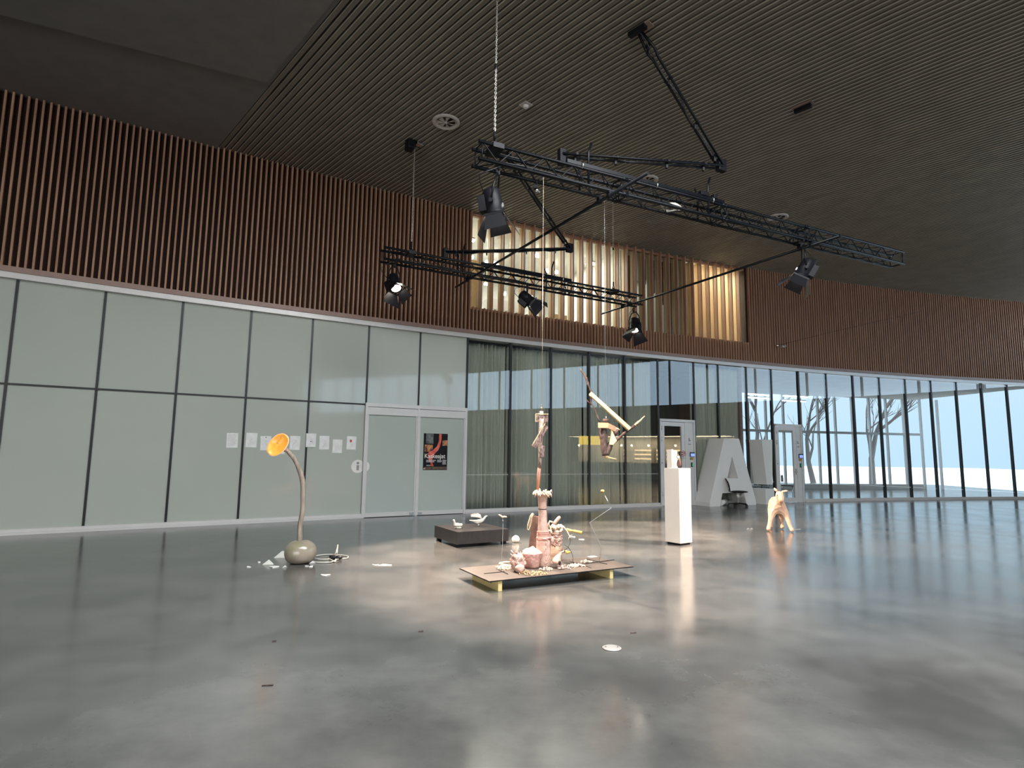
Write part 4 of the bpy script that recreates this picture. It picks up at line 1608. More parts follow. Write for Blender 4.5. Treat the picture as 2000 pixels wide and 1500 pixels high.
# openings in the slats around the fittings are covered by the diffuser ring
diffuser(onz(871, 237, HC - .01), 'round white ceiling diffuser above the black hoist')
diffuser(onz(1263, 351, HC - .01), 'round white ceiling diffuser behind the end of the crossing pipe')
diffuser(onz(1519, 424, HC - .01), 'round white ceiling diffuser above the right part of the near truss')
c_ = onz(1027, 205, HC - .01)
t = thing('smoke_detector', 'small square ceiling detector with a round eye', 'detector', c_)
m = MB(); m.box(c_, (.19, .19, .03), .75); m.build('plate', M_difring, t, bevel=.006)
m = MB(); m.lathe([(.055, .0), (.055, -.03), (.03, -.05)], c_ - Z1 * .01, 18); m.build('eye', M_white, t)
c_ = onz(1568, 207, HC - .01)
t = thing('cable_bracket', 'cable boom bracket on the ceiling at the right picture edge', 'bracket', c_)
m = MB(); m.box(c_, (.36, .16, .02), math.radians(132.7)); m.build('plate', M_lip, t)
m = MB(); m.box(c_ - Z1 * .05, (.30, .08, .07), math.radians(132.7)); m.build('mount', M_blackmatt, t)
# wall camera / wire fixing on the timber slats at the right
c_ = wp(10.45, 5.45, .12)
T = wt(10.45); Nn = V((T.y, -T.x, 0))
c_ = on_wall(1518, 675, .14)
t = thing('wire_fixing', 'small bright wire fixing on the timber slats right of the lit window', 'fixing', c_)
m = MB(); m.ball(c_, (.045, .045, .06), 12, 8); m.build('rosette', M_chrome, t)
m = MB(); m.tube([c_, c_ + T * 1.3 + Nn * .8 + Z1 * .38, c_ + T * 4 + Nn * 2.4 + Z1 * 1.1], .006, 6); m.build('wire', M_cable, t)
c_ = on_wall(1530, 677, .14)
m = MB(); m.box(c_, (.12, .06, .06), .4); m.ball(c_ + V((.05, -.04, .01)), .035, 10, 8)
tag(m.build('wall_sensor', M_alu, origin=c_), 'small grey sensor beside the wire fixing on the slats', 'sensor')

# ================================================================== FLOOR SCULPTURES
# --- low black podium with two birds
z0 = .26
A0 = V((-.862, 9.79, 0)); dx = V((.866, .50, 0)); dy = V((-.50, .866, 0))
SZ = .97
t = thing('low_podium', 'low black square podium carrying two white birds', 'podium', A0 + dx * SZ / 2 + dy * SZ / 2)
m = MB(); m.obox(A0 + Z1 * .055, dx * SZ, dy * SZ, Z1 * (z0 - .055)); m.build('body', M_ply, t, bevel=.004)
for a_, b_ in ((.03, .03), (.87, .03), (.03, .87), (.87, .87)):
    m = MB(); m.obox(A0 + dx * a_ + dy * b_, dx * .07, dy * .07, Z1 * .056); m.build('foot', M_blackmatt, t)


def bird(P, head, label, wings, s=1.0):
    """porcelain bird: one continuous body; head is the direction it faces"""
    t = thing('bird_figure', label, 'bird figure', P)
    h = V((head[0], head[1], 0)).normalized(); sd = V((-h.y, h.x, 0))

    def q(x, y, z): return P + (h * x + sd * y + Z1 * z) * s
    if not wings:
        skin('body', [[(q(-.10, 0, .035), .018), (q(-.05, 0, .042), .034), (q(.01, 0, .042), .040), (q(.05, 0, .06), .030), (q(.06, 0, .095), .018), (q(.065, 0, .125), .019), (q(.078, 0, .13), .010), (q(.095, 0, .115), .004)]],
             M_bird, t, sub=2, root=2)
        m = MB(); m.ball(q(-.02, 0, .008), (.055 * s, .05 * s, .012 * s), 14, 6); m.build('base', M_bird, t)
        for sg in (-1, 1):
            m = MB(); m.ball(q(-.03, sg * .036, .05), (.05 * s, .012 * s, .026 * s), 12, 8, R=Matrix((h, sd, Z1)).transposed()); m.build('wing', M_bird, t)
    else:
        skin('body', [[(q(-.15, 0, .085), .006), (q(-.10, 0, .075), .014), (q(-.04, 0, .066), .034), (q(.02, 0, .072), .038), (q(.06, 0, .105), .022), (q(.085, 0, .142), .015), (q(.10, 0, .145), .008), (q(.115, 0, .142), .003)],
                      [(q(-.04, 0, .066), .034), (q(-.02, 0, .03), .012), (q(-.02, 0, .005), .010)]], M_bird, t, sub=2, root=2)
        for sg in (-1, 1):
            skin('wing', [[(q(.02, sg * .03, .10), (.010, .02)), (q(.0, sg * .055, .145), (.008, .034)), (q(-.05, sg * .075, .155), (.006, .03)), (q(-.13, sg * .085, .15), (.003, .010))]], M_bird, t, sub=2)
    return t


bird(onz(893, 1032, z0), (-.55, -.6), 'white porcelain bird sitting on the near left part of the black podium', False, 1.15)
bird(onz(937, 1028, z0), (.95, .1), 'white porcelain bird with raised wings on the black podium', True, 1.25)

# white shell ball
P = onz(1007.5, 1060, 0)
t = thing('shell_ball', 'small white hollow ball on the floor right of the black podium', 'ball', P)
m = MB(); m.ball(P + Z1 * .062, .064, 20, 14, .05, 3); m.build('shell', M_bird, t)
m = MB(); m.torus(P + V((-.03, -.035, .066)), .04, .006, (-.4, -1, .1), 18, 6); m.build('rim', M_bird, t)

# --- gourd and orange dish
G = V((-2.92, 8.36, 0))
t = thing('gourd_lamp', 'tall sculpture of a grey gourd with a bent stem and orange dish', 'sculpture', G)
m = MB()
prof = [(.10, .0), (.155, .012), (.195, .05), (.216, .11), (.218, .165), (.20, .225), (.165, .27), (.115, .30), (.07, .31), (.03, .305)]
m.lathe(prof, G, 36, wob=.05, seed=2, wscale=1.0)
g_ = m.build('gourd', M_gourd, t, sub=1)
pts_px = [(585, 1062, .042), (586, 1048, .040), (585.5, 1030, .036), (587.5, 1018, .034), (592, 1000, .036), (593, 985, .036), (592.5, 965, .035), (594, 950, .036), (591, 930, .036), (586, 917, .035), (582, 905, .034), (575, 893, .032), (568, 886, .030), (562, 879, .027)]
k_ = math.hypot(G.x, G.y)
st_ = []
for i, (x, y, r_) in enumerate(pts_px):
    p_ = upat(x, y, G)
    p_ = p_ + V((.0, -.05 * i / len(pts_px), 0))
    st_.append(p_)
m = MB(); m.tube(st_, [r_ for _, _, r_ in pts_px], 14); m.build('stem', M_stem, t, sub=1)
dc = upat(551, 869, G) + V((-.02, -.10, 0))
nrm = V((-.06, -.96, .22)).normalized()
e1 = (ray(568, 851) - ray(534, 887)); e1 = (e1 - nrm * e1.dot(nrm)).normalized()
e2 = nrm.cross(e1)
Rm = Matrix((e1, e2, nrm)).transposed()
m = MB()
NR = 10
vs, fs = [], []
NS = 36
ra, rb = .170, .128
vs.append(dc + Rm @ V((0, 0, -.035)))
for i in range(1, NR + 1):
    for j in range(NS):
        g = 2 * math.pi * j / NS
        u_ = i / NR
        zz = -.035 * (1 - u_ ** 2.2) + .006 * math.sin(3 * g) * u_ + (.012 if abs(math.sin(g) * u_ - .22) < .07 else 0)
        vs.append(dc + Rm @ V((ra * u_ * math.cos(g), rb * u_ * math.sin(g), zz)))
for j in range(NS):
    fs.append((0, 1 + j, 1 + (j + 1) % NS))
for i in range(NR - 1):
    for j in range(NS):
        a_ = 1 + i * NS + j; b_ = 1 + i * NS + (j + 1) % NS
        fs.append((a_, a_ + NS, b_ + NS, b_))
m.add(vs, fs, True)
dsh = m.build('orange_dish', M_orange, t)
md = dsh.modifiers.new('th', 'SOLIDIFY'); md.thickness = .012; md.offset = 0
m = MB()
ring = [dc + Rm @ V((ra * math.cos(g), rb * math.sin(g), .006 * math.sin(3 * g))) for g in [2 * math.pi * i / 40 for i in range(41)]]
m.tube(ring, .006, 8); m.build('rim_light_ring', mat('pink_rim_light', (0.95, .55, .42), .4), dsh)  # pinkish rim light on the dish, put in as a paler ring
m = MB(); m.ball(st_[-1] + V((0, -.01, .0)), (.035, .03, .03), 12, 8, .3, 2); m.build('joint', M_clay, t)

# white shards around the gourd and over the floor
sh = [(548, 1090, .10, 'largest white shard leaning against the grey gourd', 2), (523, 1103, .075, 'white shard standing a little left of the grey gourd', 1),
      (535, 1108, .085, 'flat white shard in front of the grey gourd', 0), (506, 1099, .04, 'tiny white shard left of the standing shard', 0), (486, 1108, .04, 'tiny white shard farthest left of the gourd', 0),
      (556, 1109, .035, 'tiny white shard at the foot of the gourd', 1), (599, 1106, .035, 'tiny white shard at the right foot of the gourd', 0), (607, 1107.5, .035, 'second tiny white shard at the right foot of the gourd', 0),
      (610, 1101, .045, 'small bent white shard between gourd and white cable', 1), (635, 1124, .08, 'thin pale flake on the floor below the white cable', 0),
      (750, 1104, .11, 'curved white shard alone on the floor left of the long board', 0), (733, 1104, .06, 'faint pale flake left of the curved white shard', 0),
      (1136, 1054, .06, 'white flake on the floor behind the long board', 0), (1118, 1049, .06, 'pale flake beside the white flake behind the long board', 0),
      (1461, 1034, .04, 'small white crumb on the floor before the letter A', 1), (1468, 1034, .04, 'second white crumb on the floor before the letter A', 1), (1557, 1034, .09, 'white strip on the floor right of the peach animal', 0)]
for i, (x, y, r_, lb, up_) in enumerate(sh):
    rnd = random.Random(i * 7 + 1)
    c_ = onz(x, y, 0)
    m = MB()
    n = 6
    g0 = rnd.random() * 6
    poly = []
    for j in range(n):
        g = g0 + 2 * math.pi * j / n
        rr = r_ * rnd.uniform(.45, 1.0)
        poly.append((rr * math.cos(g), rr * math.sin(g) * .6))
    if up_ == 0:
        zt_ = [rnd.uniform(.001, .012) for _ in range(n)]
        top = [c_ + V((p_[0], p_[1], zt_[j] + .003)) for j, p_ in enumerate(poly)]
        bot = [c_ + V((p_[0], p_[1], 0.001)) for j, p_ in enumerate(poly)]
        m.add(bot + top, [tuple(range(n))[::-1], tuple(range(n, 2 * n))] + [(j, (j + 1) % n, n + (j + 1) % n, n + j) for j in range(n)])
    else:
        hh = r_ * (.9 if up_ == 1 else 1.0)
        base = [c_ + V((-r_, 0, 0.001)), c_ + V((r_, .02, 0.001)), c_ + V((r_ * .8, r_ * .5, 0.001)), c_ + V((-r_ * .5, r_ * .5, 0.001))]
        tip = [c_ + V((r_ * .1, r_ * .15, hh)), c_ + V((r_ * .75, r_ * .25, hh * (.9 if up_ == 2 else .35)))]
        m.add(base + tip, [(3, 2, 1, 0), (0, 1, 5, 4), (1, 2, 5), (2, 3, 4, 5), (3, 0, 4)])
    tag(m.build('plaster_shard', M_shard, origin=c_), lb, 'shard', 'white shards scattered on the floor')

# white cable with black knot beside the gourd
c_ = onz(655, 1093, 0)
t = thing('cable_bundle', 'white cable loops with a black plug on the floor right of the gourd', 'cable', c_)


def px_path(pts, z=.012, n=6):
    P_ = [onz(x, y, z) if len(a) == 0 else onz(x, y, z) + Z1 * a[0] for x, y, *a in pts]
    out = []
    for i in range(len(P_) - 1):
        p0 = P_[max(i - 1, 0)]; p1 = P_[i]; p2 = P_[i + 1]; p3 = P_[min(i + 2, len(P_) - 1)]
        for k_ in range(n):
            u = k_ / n
            out.append(.5 * ((2 * p1) + (p2 - p0) * u + (2 * p0 - 5 * p1 + 4 * p2 - p3) * u * u + (3 * p1 - p0 - 3 * p2 + p3) * u ** 3))
    out.append(P_[-1])
    return out


m = MB()
m.tube(px_path([(610, 1097), (625, 1098.5), (645, 1098), (655, 1094), (660, 1092), (678, 1090), (678, 1086), (662, 1084), (640, 1083), (620, 1085), (611, 1089), (620, 1092), (642, 1092), (650, 1087), (656, 1087, .06), (659, 1083, .14), (658, 1086, .03)]), .0075, 8)
m.tube(px_path([(642, 1091), (648, 1094), (655, 1097), (655, 1090), (648, 1085)]), .0075, 8)
m.build('white_cord', M_whitecable, t)
m = MB(); m.ball(c_ + V((-.03, .03, .035)), (.075, .045, .032), 14, 8, .3, 5); m.ball(c_ + V((.05, .0, .03)), (.05, .03, .026), 12, 8, .3, 8); m.build('black_plug', M_cable, t)

# floor socket cover
P = onz(1195, 1266.5, 0)
t = thing('floor_socket_cover', 'round pale metal socket cover set in the near floor', 'floor socket', P)
m = MB(); m.lathe([(.0765, .001), (.0765, .006), (.070, .009), (.001, .009)], P, 40); m.build('lid', mat('worn_brushed_steel', (.36, .35, .34), .42, .25), t)
for x in (-.05, .05):
    m = MB(); m.lathe([(.009, .009), (.009, .0115)], P + V((x, .006, 0)), 12); m.build('screw', M_chrome, t)
# small debris
for x, y, l_, lb in ((522, 1339, .07, 'small dark sliver on the near floor at the left'), (1237, 1236, .05, 'small dark sliver on the floor behind the socket cover'),
                     (822, 1233, .04, 'tiny dark sliver on the open floor left of centre'), (535, 1252, .03, 'tiny dark crumb on the floor below the gourd')):
    c_ = onz(x, y, .004)
    m = MB(); m.bar(c_ - V((l_ / 2, 0, 0)), c_ + V((l_ / 2, .01, 0)), .012, .006)
    tag(m.build('wood_sliver', M_bark, origin=c_), lb, 'sliver')

# --- white plinth with figure
F0 = V((2.955, 10.36, 0)); pl = V((-.591, .807, 0)); prr = V((.807, .591, 0)); a = .325
t = thing('tall_plinth', 'tall cream white plinth with a dark recessed foot', 'plinth', F0 + (pl + prr) * a / 2)
m = MB(); m.obox(F0 + Z1 * .035, pl * a, prr * a, Z1 * 1.295); m.build('body', M_plintcream, t, bevel=.003)
m = MB(); m.obox(F0 + (pl + prr) * .025, pl * (a - .05), prr * (a - .05), Z1 * .036); m.build('foot', M_blackmatt, t)
PT = F0 + Z1 * 1.33
t = thing('small_white_box', 'upright cream box on the tall plinth', 'box', PT + (pl + prr) * .1)
m = MB(); m.obox(PT + pl * .19 + prr * .05, pl * .11, prr * .05, Z1 * .33)
m.obox(PT + pl * .185 + prr * .10, pl * .025, prr * .10, Z1 * .31); m.build('shell', M_plintcream, t, bevel=.003)
fg = PT + pl * .11 + prr * .13
t = thing('small_figure', 'small dark figure with a white face beside the cream box on the plinth', 'figurine', fg)
skin('body', [[(fg + V((0, 0, .02)), .035), (fg + V((.005, 0, .07)), .038), (fg + V((.01, 0, .12)), .034), (fg + V((0, 0, .155)), .018)]], mat('dark_brown_felt', (.05, .03, .028), .8), t, sub=2)
m = MB(); m.ball(fg + V((-.005, -.005, .19)), (.028, .028, .032), 14, 10); m.build('face', M_bird, t)
m = MB(); m.ball(fg + V((.0, .008, .205)), (.032, .030, .026), 14, 10, .2, 1); m.build('hair', M_cable, t)
m = MB(); m.ball(fg + V((.03, -.02, .09)), (.012, .012, .05), 8, 8); m.build('arm', mat('dull_red_felt', (.3, .08, .06), .8), t)

# --- big letter A and exclamation mark
LT = (V((7.98, 19.25, 0)) - V((6.16, 18.32, 0)))
W_ = LT.length
LT.normalize()
LN = V((-LT.y, LT.x, 0))
O = V((6.16, 18.32, 0))
HA = 2.12
c_ = W_ / 2
tw = .335
lh = [(0, 0), (.43, 0), (.55, .40), (c_, .40), (c_, .86), (c_ - .24, .86), (c_, 1.55), (c_, HA), (c_ - tw, HA), (.0, .12)]
rh = [(W_ - x, y) for x, y in lh]
t = thing('giant_letter', 'giant grey-white letter A standing by the curtain', 'letter', O + LT * c_ + LN * .35)
m = MB(); m.prism(lh, O, LT, Z1, LN * .68); m.prism(rh, O, LT, Z1, LN * .68)
A_ob = m.build('letter_a', M_letter, t)
m = MB(); m.obox(O + LT * .02 + LN * .02 + Z1 * -.0, LT * .38, LN * .6, Z1 * .012)
m.build('base_plate', M_alu, t)
E0 = onz(1492, 984.5, 0)
E0 = V((8.36, 19.40, 0))
t = thing('giant_exclamation_mark', 'giant grey-white exclamation mark beside the letter A', 'letter', E0 + LT * .2 + LN * .3)
ew_ = .42
m = MB()
m.obox(E0, LT * ew_, LN * .66, Z1 * .50); m.build('dot', M_letter, t)
m = MB()
m.prism([(.09, .64), (ew_ - .07, .64), (ew_ + .0, 2.12), (-.09, 2.12)], E0, LT, Z1, LN * .66)
m.build('stroke', M_letter, t)
m = MB()
m.obox(E0 + LT * .19 + LN * .3, LT * .04, LN * .04, Z1 * .66); m.build('support', M_glassup, t)
# white roll behind the chair
q1, q2 = onz(1408, 988, 0), onz(1426, 981, 0)
rr_ = .085
m = MB()
m.tube([q1 + Z1 * rr_, q1 + (q2 - q1).normalized() * .8 + Z1 * rr_], rr_, 20)
tag(m.build('paper_roll', M_white, origin=q1), 'thick white roll lying between the feet of the letter A', 'roll')

# office chair
P = onz(1442, 989, 0)
t = thing('office_chair', 'black armless office chair in front of the letter A', 'chair', P)
sx = V((.95, -.31, 0)); sw = V((.31, .95, 0))
m = MB(); m.ball(P + Z1 * .455 + sx * .05, (.26, .23, .035), 22, 10); s_ = m.build('seat', M_blackmatt, t)
m = MB(); m.lathe([(.03, .09), (.03, .25), (.045, .25), (.05, .42)], P, 14); m.build('gas_column', M_white, t)
for k_ in range(5):
    g = 2 * math.pi * k_ / 5 + .35
    e_ = P + V((math.cos(g) * .30, math.sin(g) * .30, .075))
    m = MB(); m.bar(P + Z1 * .10, e_, .045, .03); leg = m.build('leg', M_blackmatt, t)
    m = MB(); m.torus(e_ - Z1 * .042, .022, .014, (math.sin(g), -math.cos(g), 0), 12, 6); m.build('caster', M_cable, leg)
bx = P - sx * .20
m = MB()
pts = [(-.02, .46), (-.03, .55), (-.045, .66), (-.08, .76), (-.14, .86)]
vs, fs = [], []
nrmz = sw
for (x, z) in pts:
    for w_ in (-.16, .16):
        for th_ in (0, .03):
            vs.append(bx + sx * (x - th_ + (0)) + nrmz * w_ + Z1 * z)
for i in range(len(pts) - 1):
    o_ = i * 4
    fs += [(o_, o_ + 2, o_ + 6, o_ + 4), (o_ + 1, o_ + 5, o_ + 7, o_ + 3), (o_, o_ + 4, o_ + 5, o_ + 1), (o_ + 2, o_ + 3, o_ + 7, o_ + 6)]
fs += [(0, 1, 3, 2), (len(vs) - 4, len(vs) - 2, len(vs) - 1, len(vs) - 3)]
m.add(vs, fs, True); m.build('backrest', M_blackmatt, t)
m = MB(); m.tube([bx + sx * -.03 + Z1 * .44, bx + sx * -.07 + Z1 * .55, bx + sx * -.09 + Z1 * .68], .012, 8); m.tube([bx + sx * -.03 + Z1 * .44, P + Z1 * .42], .014, 8); m.build('back_support', M_chrome, t)

# --- peach animal ------------------------------------------------------------------
GC = V((5.725, 12.72, 0))
hd = V((-.27, -.963, 0)).normalized()       # nose to tail direction reversed: where the head points
ls = V((hd.y, -hd.x, 0))                    # its right-hand side... lateral axis


def gq(x, y, z):
    """x forward, y lateral (+ = toward the picture right), z up"""
    return GC + (hd * x + (-ls) * y + Z1 * z) * .89


if (-ls).x < 0:
    ls = -ls
t = thing('foal_figure', 'peach papier mache foal standing with spread legs at the right', 'animal figure', GC)
body = [(gq(-.42, 0, .66), (.085, .10)), (gq(-.30, 0, .68), (.125, .15)), (gq(-.08, 0, .60), (.115, .13)), (gq(.12, 0, .60), (.135, .155)), (gq(.22, 0, .70), (.100, .12)),
        (gq(.26, .01, .80), (.078, .095)), (gq(.29, .015, .895), (.090, .080)), (gq(.37, .02, .865), (.078, .070)), (gq(.43, .025, .77), (.060, .056)), (gq(.455, .03, .69), (.054, .046))]
chains = [body]
for sg in (-1, 1):
    chains.append([(gq(.12, 0, .60), (.135, .155)), (gq(.17, sg * .125, .46), .086), (gq(.20, sg * .18, .30), .058), (gq(.24, sg * .22, .14), .045), (gq(.26, sg * .255, .045), .050), (gq(.33, sg * .265, .03), .036)])
    chains.append([(gq(-.30, 0, .68), (.125, .15)), (gq(-.30, sg * .10, .48), .090), (gq(-.25, sg * .12, .32), .058), (gq(-.31, sg * .125, .16), .044), (gq(-.28, sg * .13, .045), .046), (gq(-.21, sg * .13, .03), .034)])
gb = skin('body', chains, M_goat, t, sub=1, root=2)
gb.modifiers['skin'].use_smooth_shade = False
skin('tail', [[(gq(-.42, 0, .72), .03), (gq(-.52, 0, .68), .042), (gq(-.60, 0, .60), .03), (gq(-.66, 0, .54), .008)]], M_goat, t, sub=1)
for sg in (-1, 1):
    base = gq(.29, .015 + sg * .045, .925)
    tip = gq(.30, .015 + sg * .20, .955) if sg > 0 else gq(.20, -.09, 1.01)
    skin('ear', [[(base, .024), (base.lerp(tip, .45), (.040, .026)), (base.lerp(tip, .8), (.028, .018)), (tip, .006)]], M_goat, t, sub=1)
for sg in (-1, 1):
    m = MB(); m.ball(gq(.40, .02 + sg * .066, .85), .010, 8, 6); m.build('eye', M_cable, t)
#PART3
# --- long low board with clay pieces ---------------------------------------------------
BF = V((-.226, 6.74, 0)); bu = V((.878, .479, 0)); bv = V((-.479, .878, 0))
BZ = .130
t = thing('display_board', 'long thin grey-brown board on two timber blocks carrying the clay pieces', 'board', BF + bu * 1.03 + bv * .41)
m = MB(); m.obox(BF + Z1 * .117, bu * 2.07, bv * .83, Z1 * .013); m.build('plate', M_board, t, bevel=.002)
m = MB(); m.obox(BF + Z1 * .1165 - bu * .0015 - bv * .0015, bu * 2.073, bv * .833, Z1 * .009); m.build('dark_edge', M_blackmatt, t)
for a_ in (.175, 1.76):
    m = MB(); m.obox(BF + bu * (a_ - .05) + bv * .02, bu * .05, bv * .70, Z1 * .116); m.build('timber_block', mat('pale_yellow_timber', (.74, .60, .27), .6, scale=6), t, bevel=.002)
m = MB()
for a_, b_ in ((.18, .35), (.35, .5)):
    c_ = BF + bu * .124 + bv * (.02 + a_) + Z1 * .06
    m.lathe([(.007, 0), (.007, .002)], c_, 10, axis=-bu)
m.build('screw', M_blackmatt, t)


def bp(x, y, z=BZ):
    return onz(x, y, z)


def path_at(P, pts):
    return [upat(x, y, P) for x, y in pts]


def noisy(prof, c, n, amp, seed, fr=9.0, lean=V((0, 0, 0))):
    """a lathed clay body with an uneven, hand pressed skin"""
    m = MB()
    m.lathe(prof, c, n)
    H_ = max(h for _, h in prof)
    for i, p_ in enumerate(m.v):
        q_ = p_ - c
        k_ = amp * mnoise.noise(q_ * fr + V((seed, seed * 1.7, 0))) + amp * .5 * mnoise.noise(q_ * fr * 2.7 + V((seed, 0, seed)))
        r_ = V((q_.x, q_.y, 0))
        if r_.length > 1e-4:
            p_ = p_ + r_.normalized() * k_
        p_ = p_ + lean * (q_.z / H_)
        m.v[i] = p_
    return m


def dense(prof, n):
    out = []
    for i in range(len(prof) - 1):
        for k_ in range(n):
            u = k_ / n
            out.append((prof[i][0] * (1 - u) + prof[i + 1][0] * u, prof[i][1] * (1 - u) + prof[i + 1][1] * u))
    out.append(prof[-1])
    return out


# tall column
C1 = bp(1063, 1106)
t = thing('clay_column', 'tallest clay column with a frilled crown on the long board', 'clay sculpture', C1)
LE = V((-.035, 0, 0))
prof = [(.02, 0), (.078, 0), (.088, .08), (.092, .2), (.090, .31), (.084, .37), (.070, .45), (.058, .56), (.052, .66), (.050, .72)]
noisy(dense(prof, 4), C1, 28, .006, 1, lean=LE * .8).build('lower_column', M_clay, t)
top1 = C1 + LE * .8 + Z1 * .715
prof = [(.052, 0), (.055, .012), (.053, .05), (.055, .10), (.062, .14), (.078, .17), (.088, .19), (.075, .195), (.02, .19)]
noisy(dense(prof, 2), top1, 26, .005, 2).build('upper_column', M_clay, t)
m = MB(); m.torus(top1 + Z1 * .0, .053, .005, n=24, m=6); m.build('neck_groove', M_cable, t)
m = MB()
rnd = random.Random(5)
for k_ in range(46):
    g = 2 * math.pi * k_ / 46 + rnd.uniform(-.1, .1)
    rr = rnd.uniform(.06, .10)
    c_ = top1 + V((rr * math.cos(g), rr * math.sin(g), .185 + rnd.uniform(-.015, .035)))
    m.tube([c_, c_ + V((math.cos(g) * .022, math.sin(g) * .022, rnd.uniform(-.0, .03))), c_ + V((math.cos(g + .5) * .042, math.sin(g + .5) * .042, rnd.uniform(-.035, .0)))], [.010, .013, .004], 6)
m.build('crown', mat('pale_dry_clay', (.82, .62, .46), .85, scale=20, bump=.4), t)
m = MB()
for k_, z_ in enumerate((.385, .40, .412, .43, .345, .335)):
    m.torus(C1 + LE * .8 * (z_ / .72) + Z1 * z_, .082 - .1 * (z_ - .34) + .004, .0045, n=26, m=5)
m.build('cord_winding', mat('dull_red_cord', (.50, .22, .18), .8), t)
m = MB()
rnd = random.Random(9)
for k_ in range(30):
    z_ = .34 - k_ * .010
    g = -1.15 + .12 * math.sin(k_)
    c_ = C1 + LE * .4 + V((math.cos(g) * .088, math.sin(g) * .088, z_))
    m.ball(c_, (.010, .010, .009), 8, 6, .5, k_)
m.tube([C1 + V((.085, -.03, .36)), C1 + V((.10, -.05, .33)), C1 + V((.085, -.07, .28))], [.03, .022, .008], 8)
m.tube([C1 + V((-.10, -.02, .36)), C1 + V((.0, -.095, .35)), C1 + V((.09, -.03, .37))], [.01, .012, .016], 8)
m.build('clay_drips', M_clayrough, t)

# second column
C2 = bp(1086, 1094)
t = thing('clay_column', 'shorter ribbed clay column topped with a peg and rope scraps', 'clay sculpture', C2)
prof = [(.02, 0), (.080, 0), (.084, .08), (.084, .17), (.072, .215)]
noisy(dense(prof, 5), C2, 28, .004, 3).build('lower_column', M_clayband, t)
m = MB()
rnd = random.Random(12)
for k_ in range(9):
    z_ = .215 + k_ * .020
    m.torus(C2 + Z1 * z_ + V((rnd.uniform(-.004, .004), 0, 0)), .066 + rnd.uniform(-.004, .006), .011, n=26, m=6)
m.lathe([(.06, .2), (.06, .40)], C2, 20)
m.build('coiled_neck', M_clay, t)
m = MB()
for k_ in range(60):
    g = rnd.uniform(0, 6.28); z_ = rnd.uniform(.20, .33)
    c_ = C2 + V((math.cos(g) * .076, math.sin(g) * .076, z_))
    m.ball(c_, (.014, .014, .010), 8, 5, .6, k_)
m.build('clay_crumbs', M_clayrough, t)
m = MB(); m.tube(path_at(C2, [(1081, 1024), (1084, 1020.5), (1092, 1011), (1094, 1009)]), [.022, .024, .024, .014], 12); m.build('peg', M_clay, t)
m = MB()
for k_ in range(26):
    c_ = C2 + V((rnd.uniform(-.085, .075), rnd.uniform(-.08, .05), .375 + rnd.uniform(-.01, .07)))
    d_ = V((rnd.uniform(-1, 1), rnd.uniform(-1, 1), rnd.uniform(-.5, .6))).normalized()
    m.tube([c_ - d_ * .03, c_ + V((0, 0, .02)), c_ + d_ * .035 - Z1 * .01], [.013, .019, .011], 6)
m.tube(path_at(C2, [(1074, 1030), (1071, 1024), (1074, 1018), (1079, 1020)]), .014, 8)
m.build('rope_scraps', M_rope, t)
m = MB()
m.tube(path_at(C2, [(1094, 1025), (1101, 1030), (1107, 1037), (1112, 1047), (1116, 1053)]), [.016, .014, .010, .008, .005], 8)
m.tube(path_at(C2, [(1112, 1047), (1117, 1045), (1118, 1047)]), [.007, .005, .003], 6)
m.tube(path_at(C2, [(1112, 1048), (1110, 1054)]), [.006, .003], 6)
m.tube(path_at(C2, [(1096, 1026), (1099, 1036), (1098, 1042)]), [.012, .008, .005], 8)
m.build('dangling_twig', M_rope, t)
HDc = path_at(C2 + V((.05, .1, 0)), [(1106, 1033.5), (1113, 1036), (1118, 1036.5), (1121, 1037), (1128, 1038.5), (1136.5, 1040.5)])
m = MB(); m.tube(HDc, [.014, .020, .012, .018, .017, .021], 14)
m.build('yellow_handle', M_yellowwood, t)

# rusty plank
P = bp(1037, 1096) + V((0, .05, 0))
t = thing('rusty_plank', 'rust brown upright plank leaning behind the tall clay column', 'plank', P)
pth = path_at(P, [(1037, 1096), (1038, 1060), (1046.5, 1008)])
m = MB(); m.bar(P, pth[2], .095, .03, up=(0, -1, 0)); m.build('board', M_rust, t, bevel=.003)
m = MB(); m.tube(path_at(P + V((-.01, -.04, 0)), [(1043, 1005), (1039, 1003), (1036, 1008), (1031, 1025), (1030, 1034), (1033, 1035), (1036, 1026), (1039, 1010), (1041, 1004)]), .0085, 8)
m.tube(path_at(P + V((-.01, -.05, 0)), [(1041, 1002), (1038, 1010), (1033, 1028)]), .007, 8); m.build('rope_loop', M_rope, t)

# big rough vessel
C3 = bp(1037.5, 1108)
t = thing('clay_tub', 'broad clay tub filled with crumbly clay at the front of the board', 'clay sculpture', C3)
prof = [(.02, 0), (.098, 0), (.115, .06), (.130, .14), (.137, .185), (.125, .19), (.11, .18)]
noisy(dense(prof, 3), C3, 30, .010, 7).build('tub', mat('wet_pink_clay', (.58, .36, .31), .6, col2=(.45, .24, .21), scale=14, bump=.5, bscale=30), t)
m = MB()
n = 18
vs, fs = [], []
for i in range(n):
    for j in range(n):
        u, v = (i / (n - 1) - .5) * 2, (j / (n - 1) - .5) * 2
        r_ = math.hypot(u, v)
        k_ = max(abs(u), abs(v)) / max(r_, 1e-6)
        x, y = u * k_ * .128, v * k_ * .128
        h = .188 + (.05 + .04 * mnoise.noise(V((x * 14, y * 14, 3)))) * (1 - (x * x + y * y) / .0168) + .015 * mnoise.noise(V((x * 40, y * 40, 1)))
        vs.append(C3 + V((x, y, h)))
for i in range(n - 1):
    for j in range(n - 1):
        a_ = i * n + j
        fs.append((a_, a_ + n, a_ + n + 1, a_ + 1))
m.add(vs, fs); m.build('crumbled_fill', M_clayrough, t)

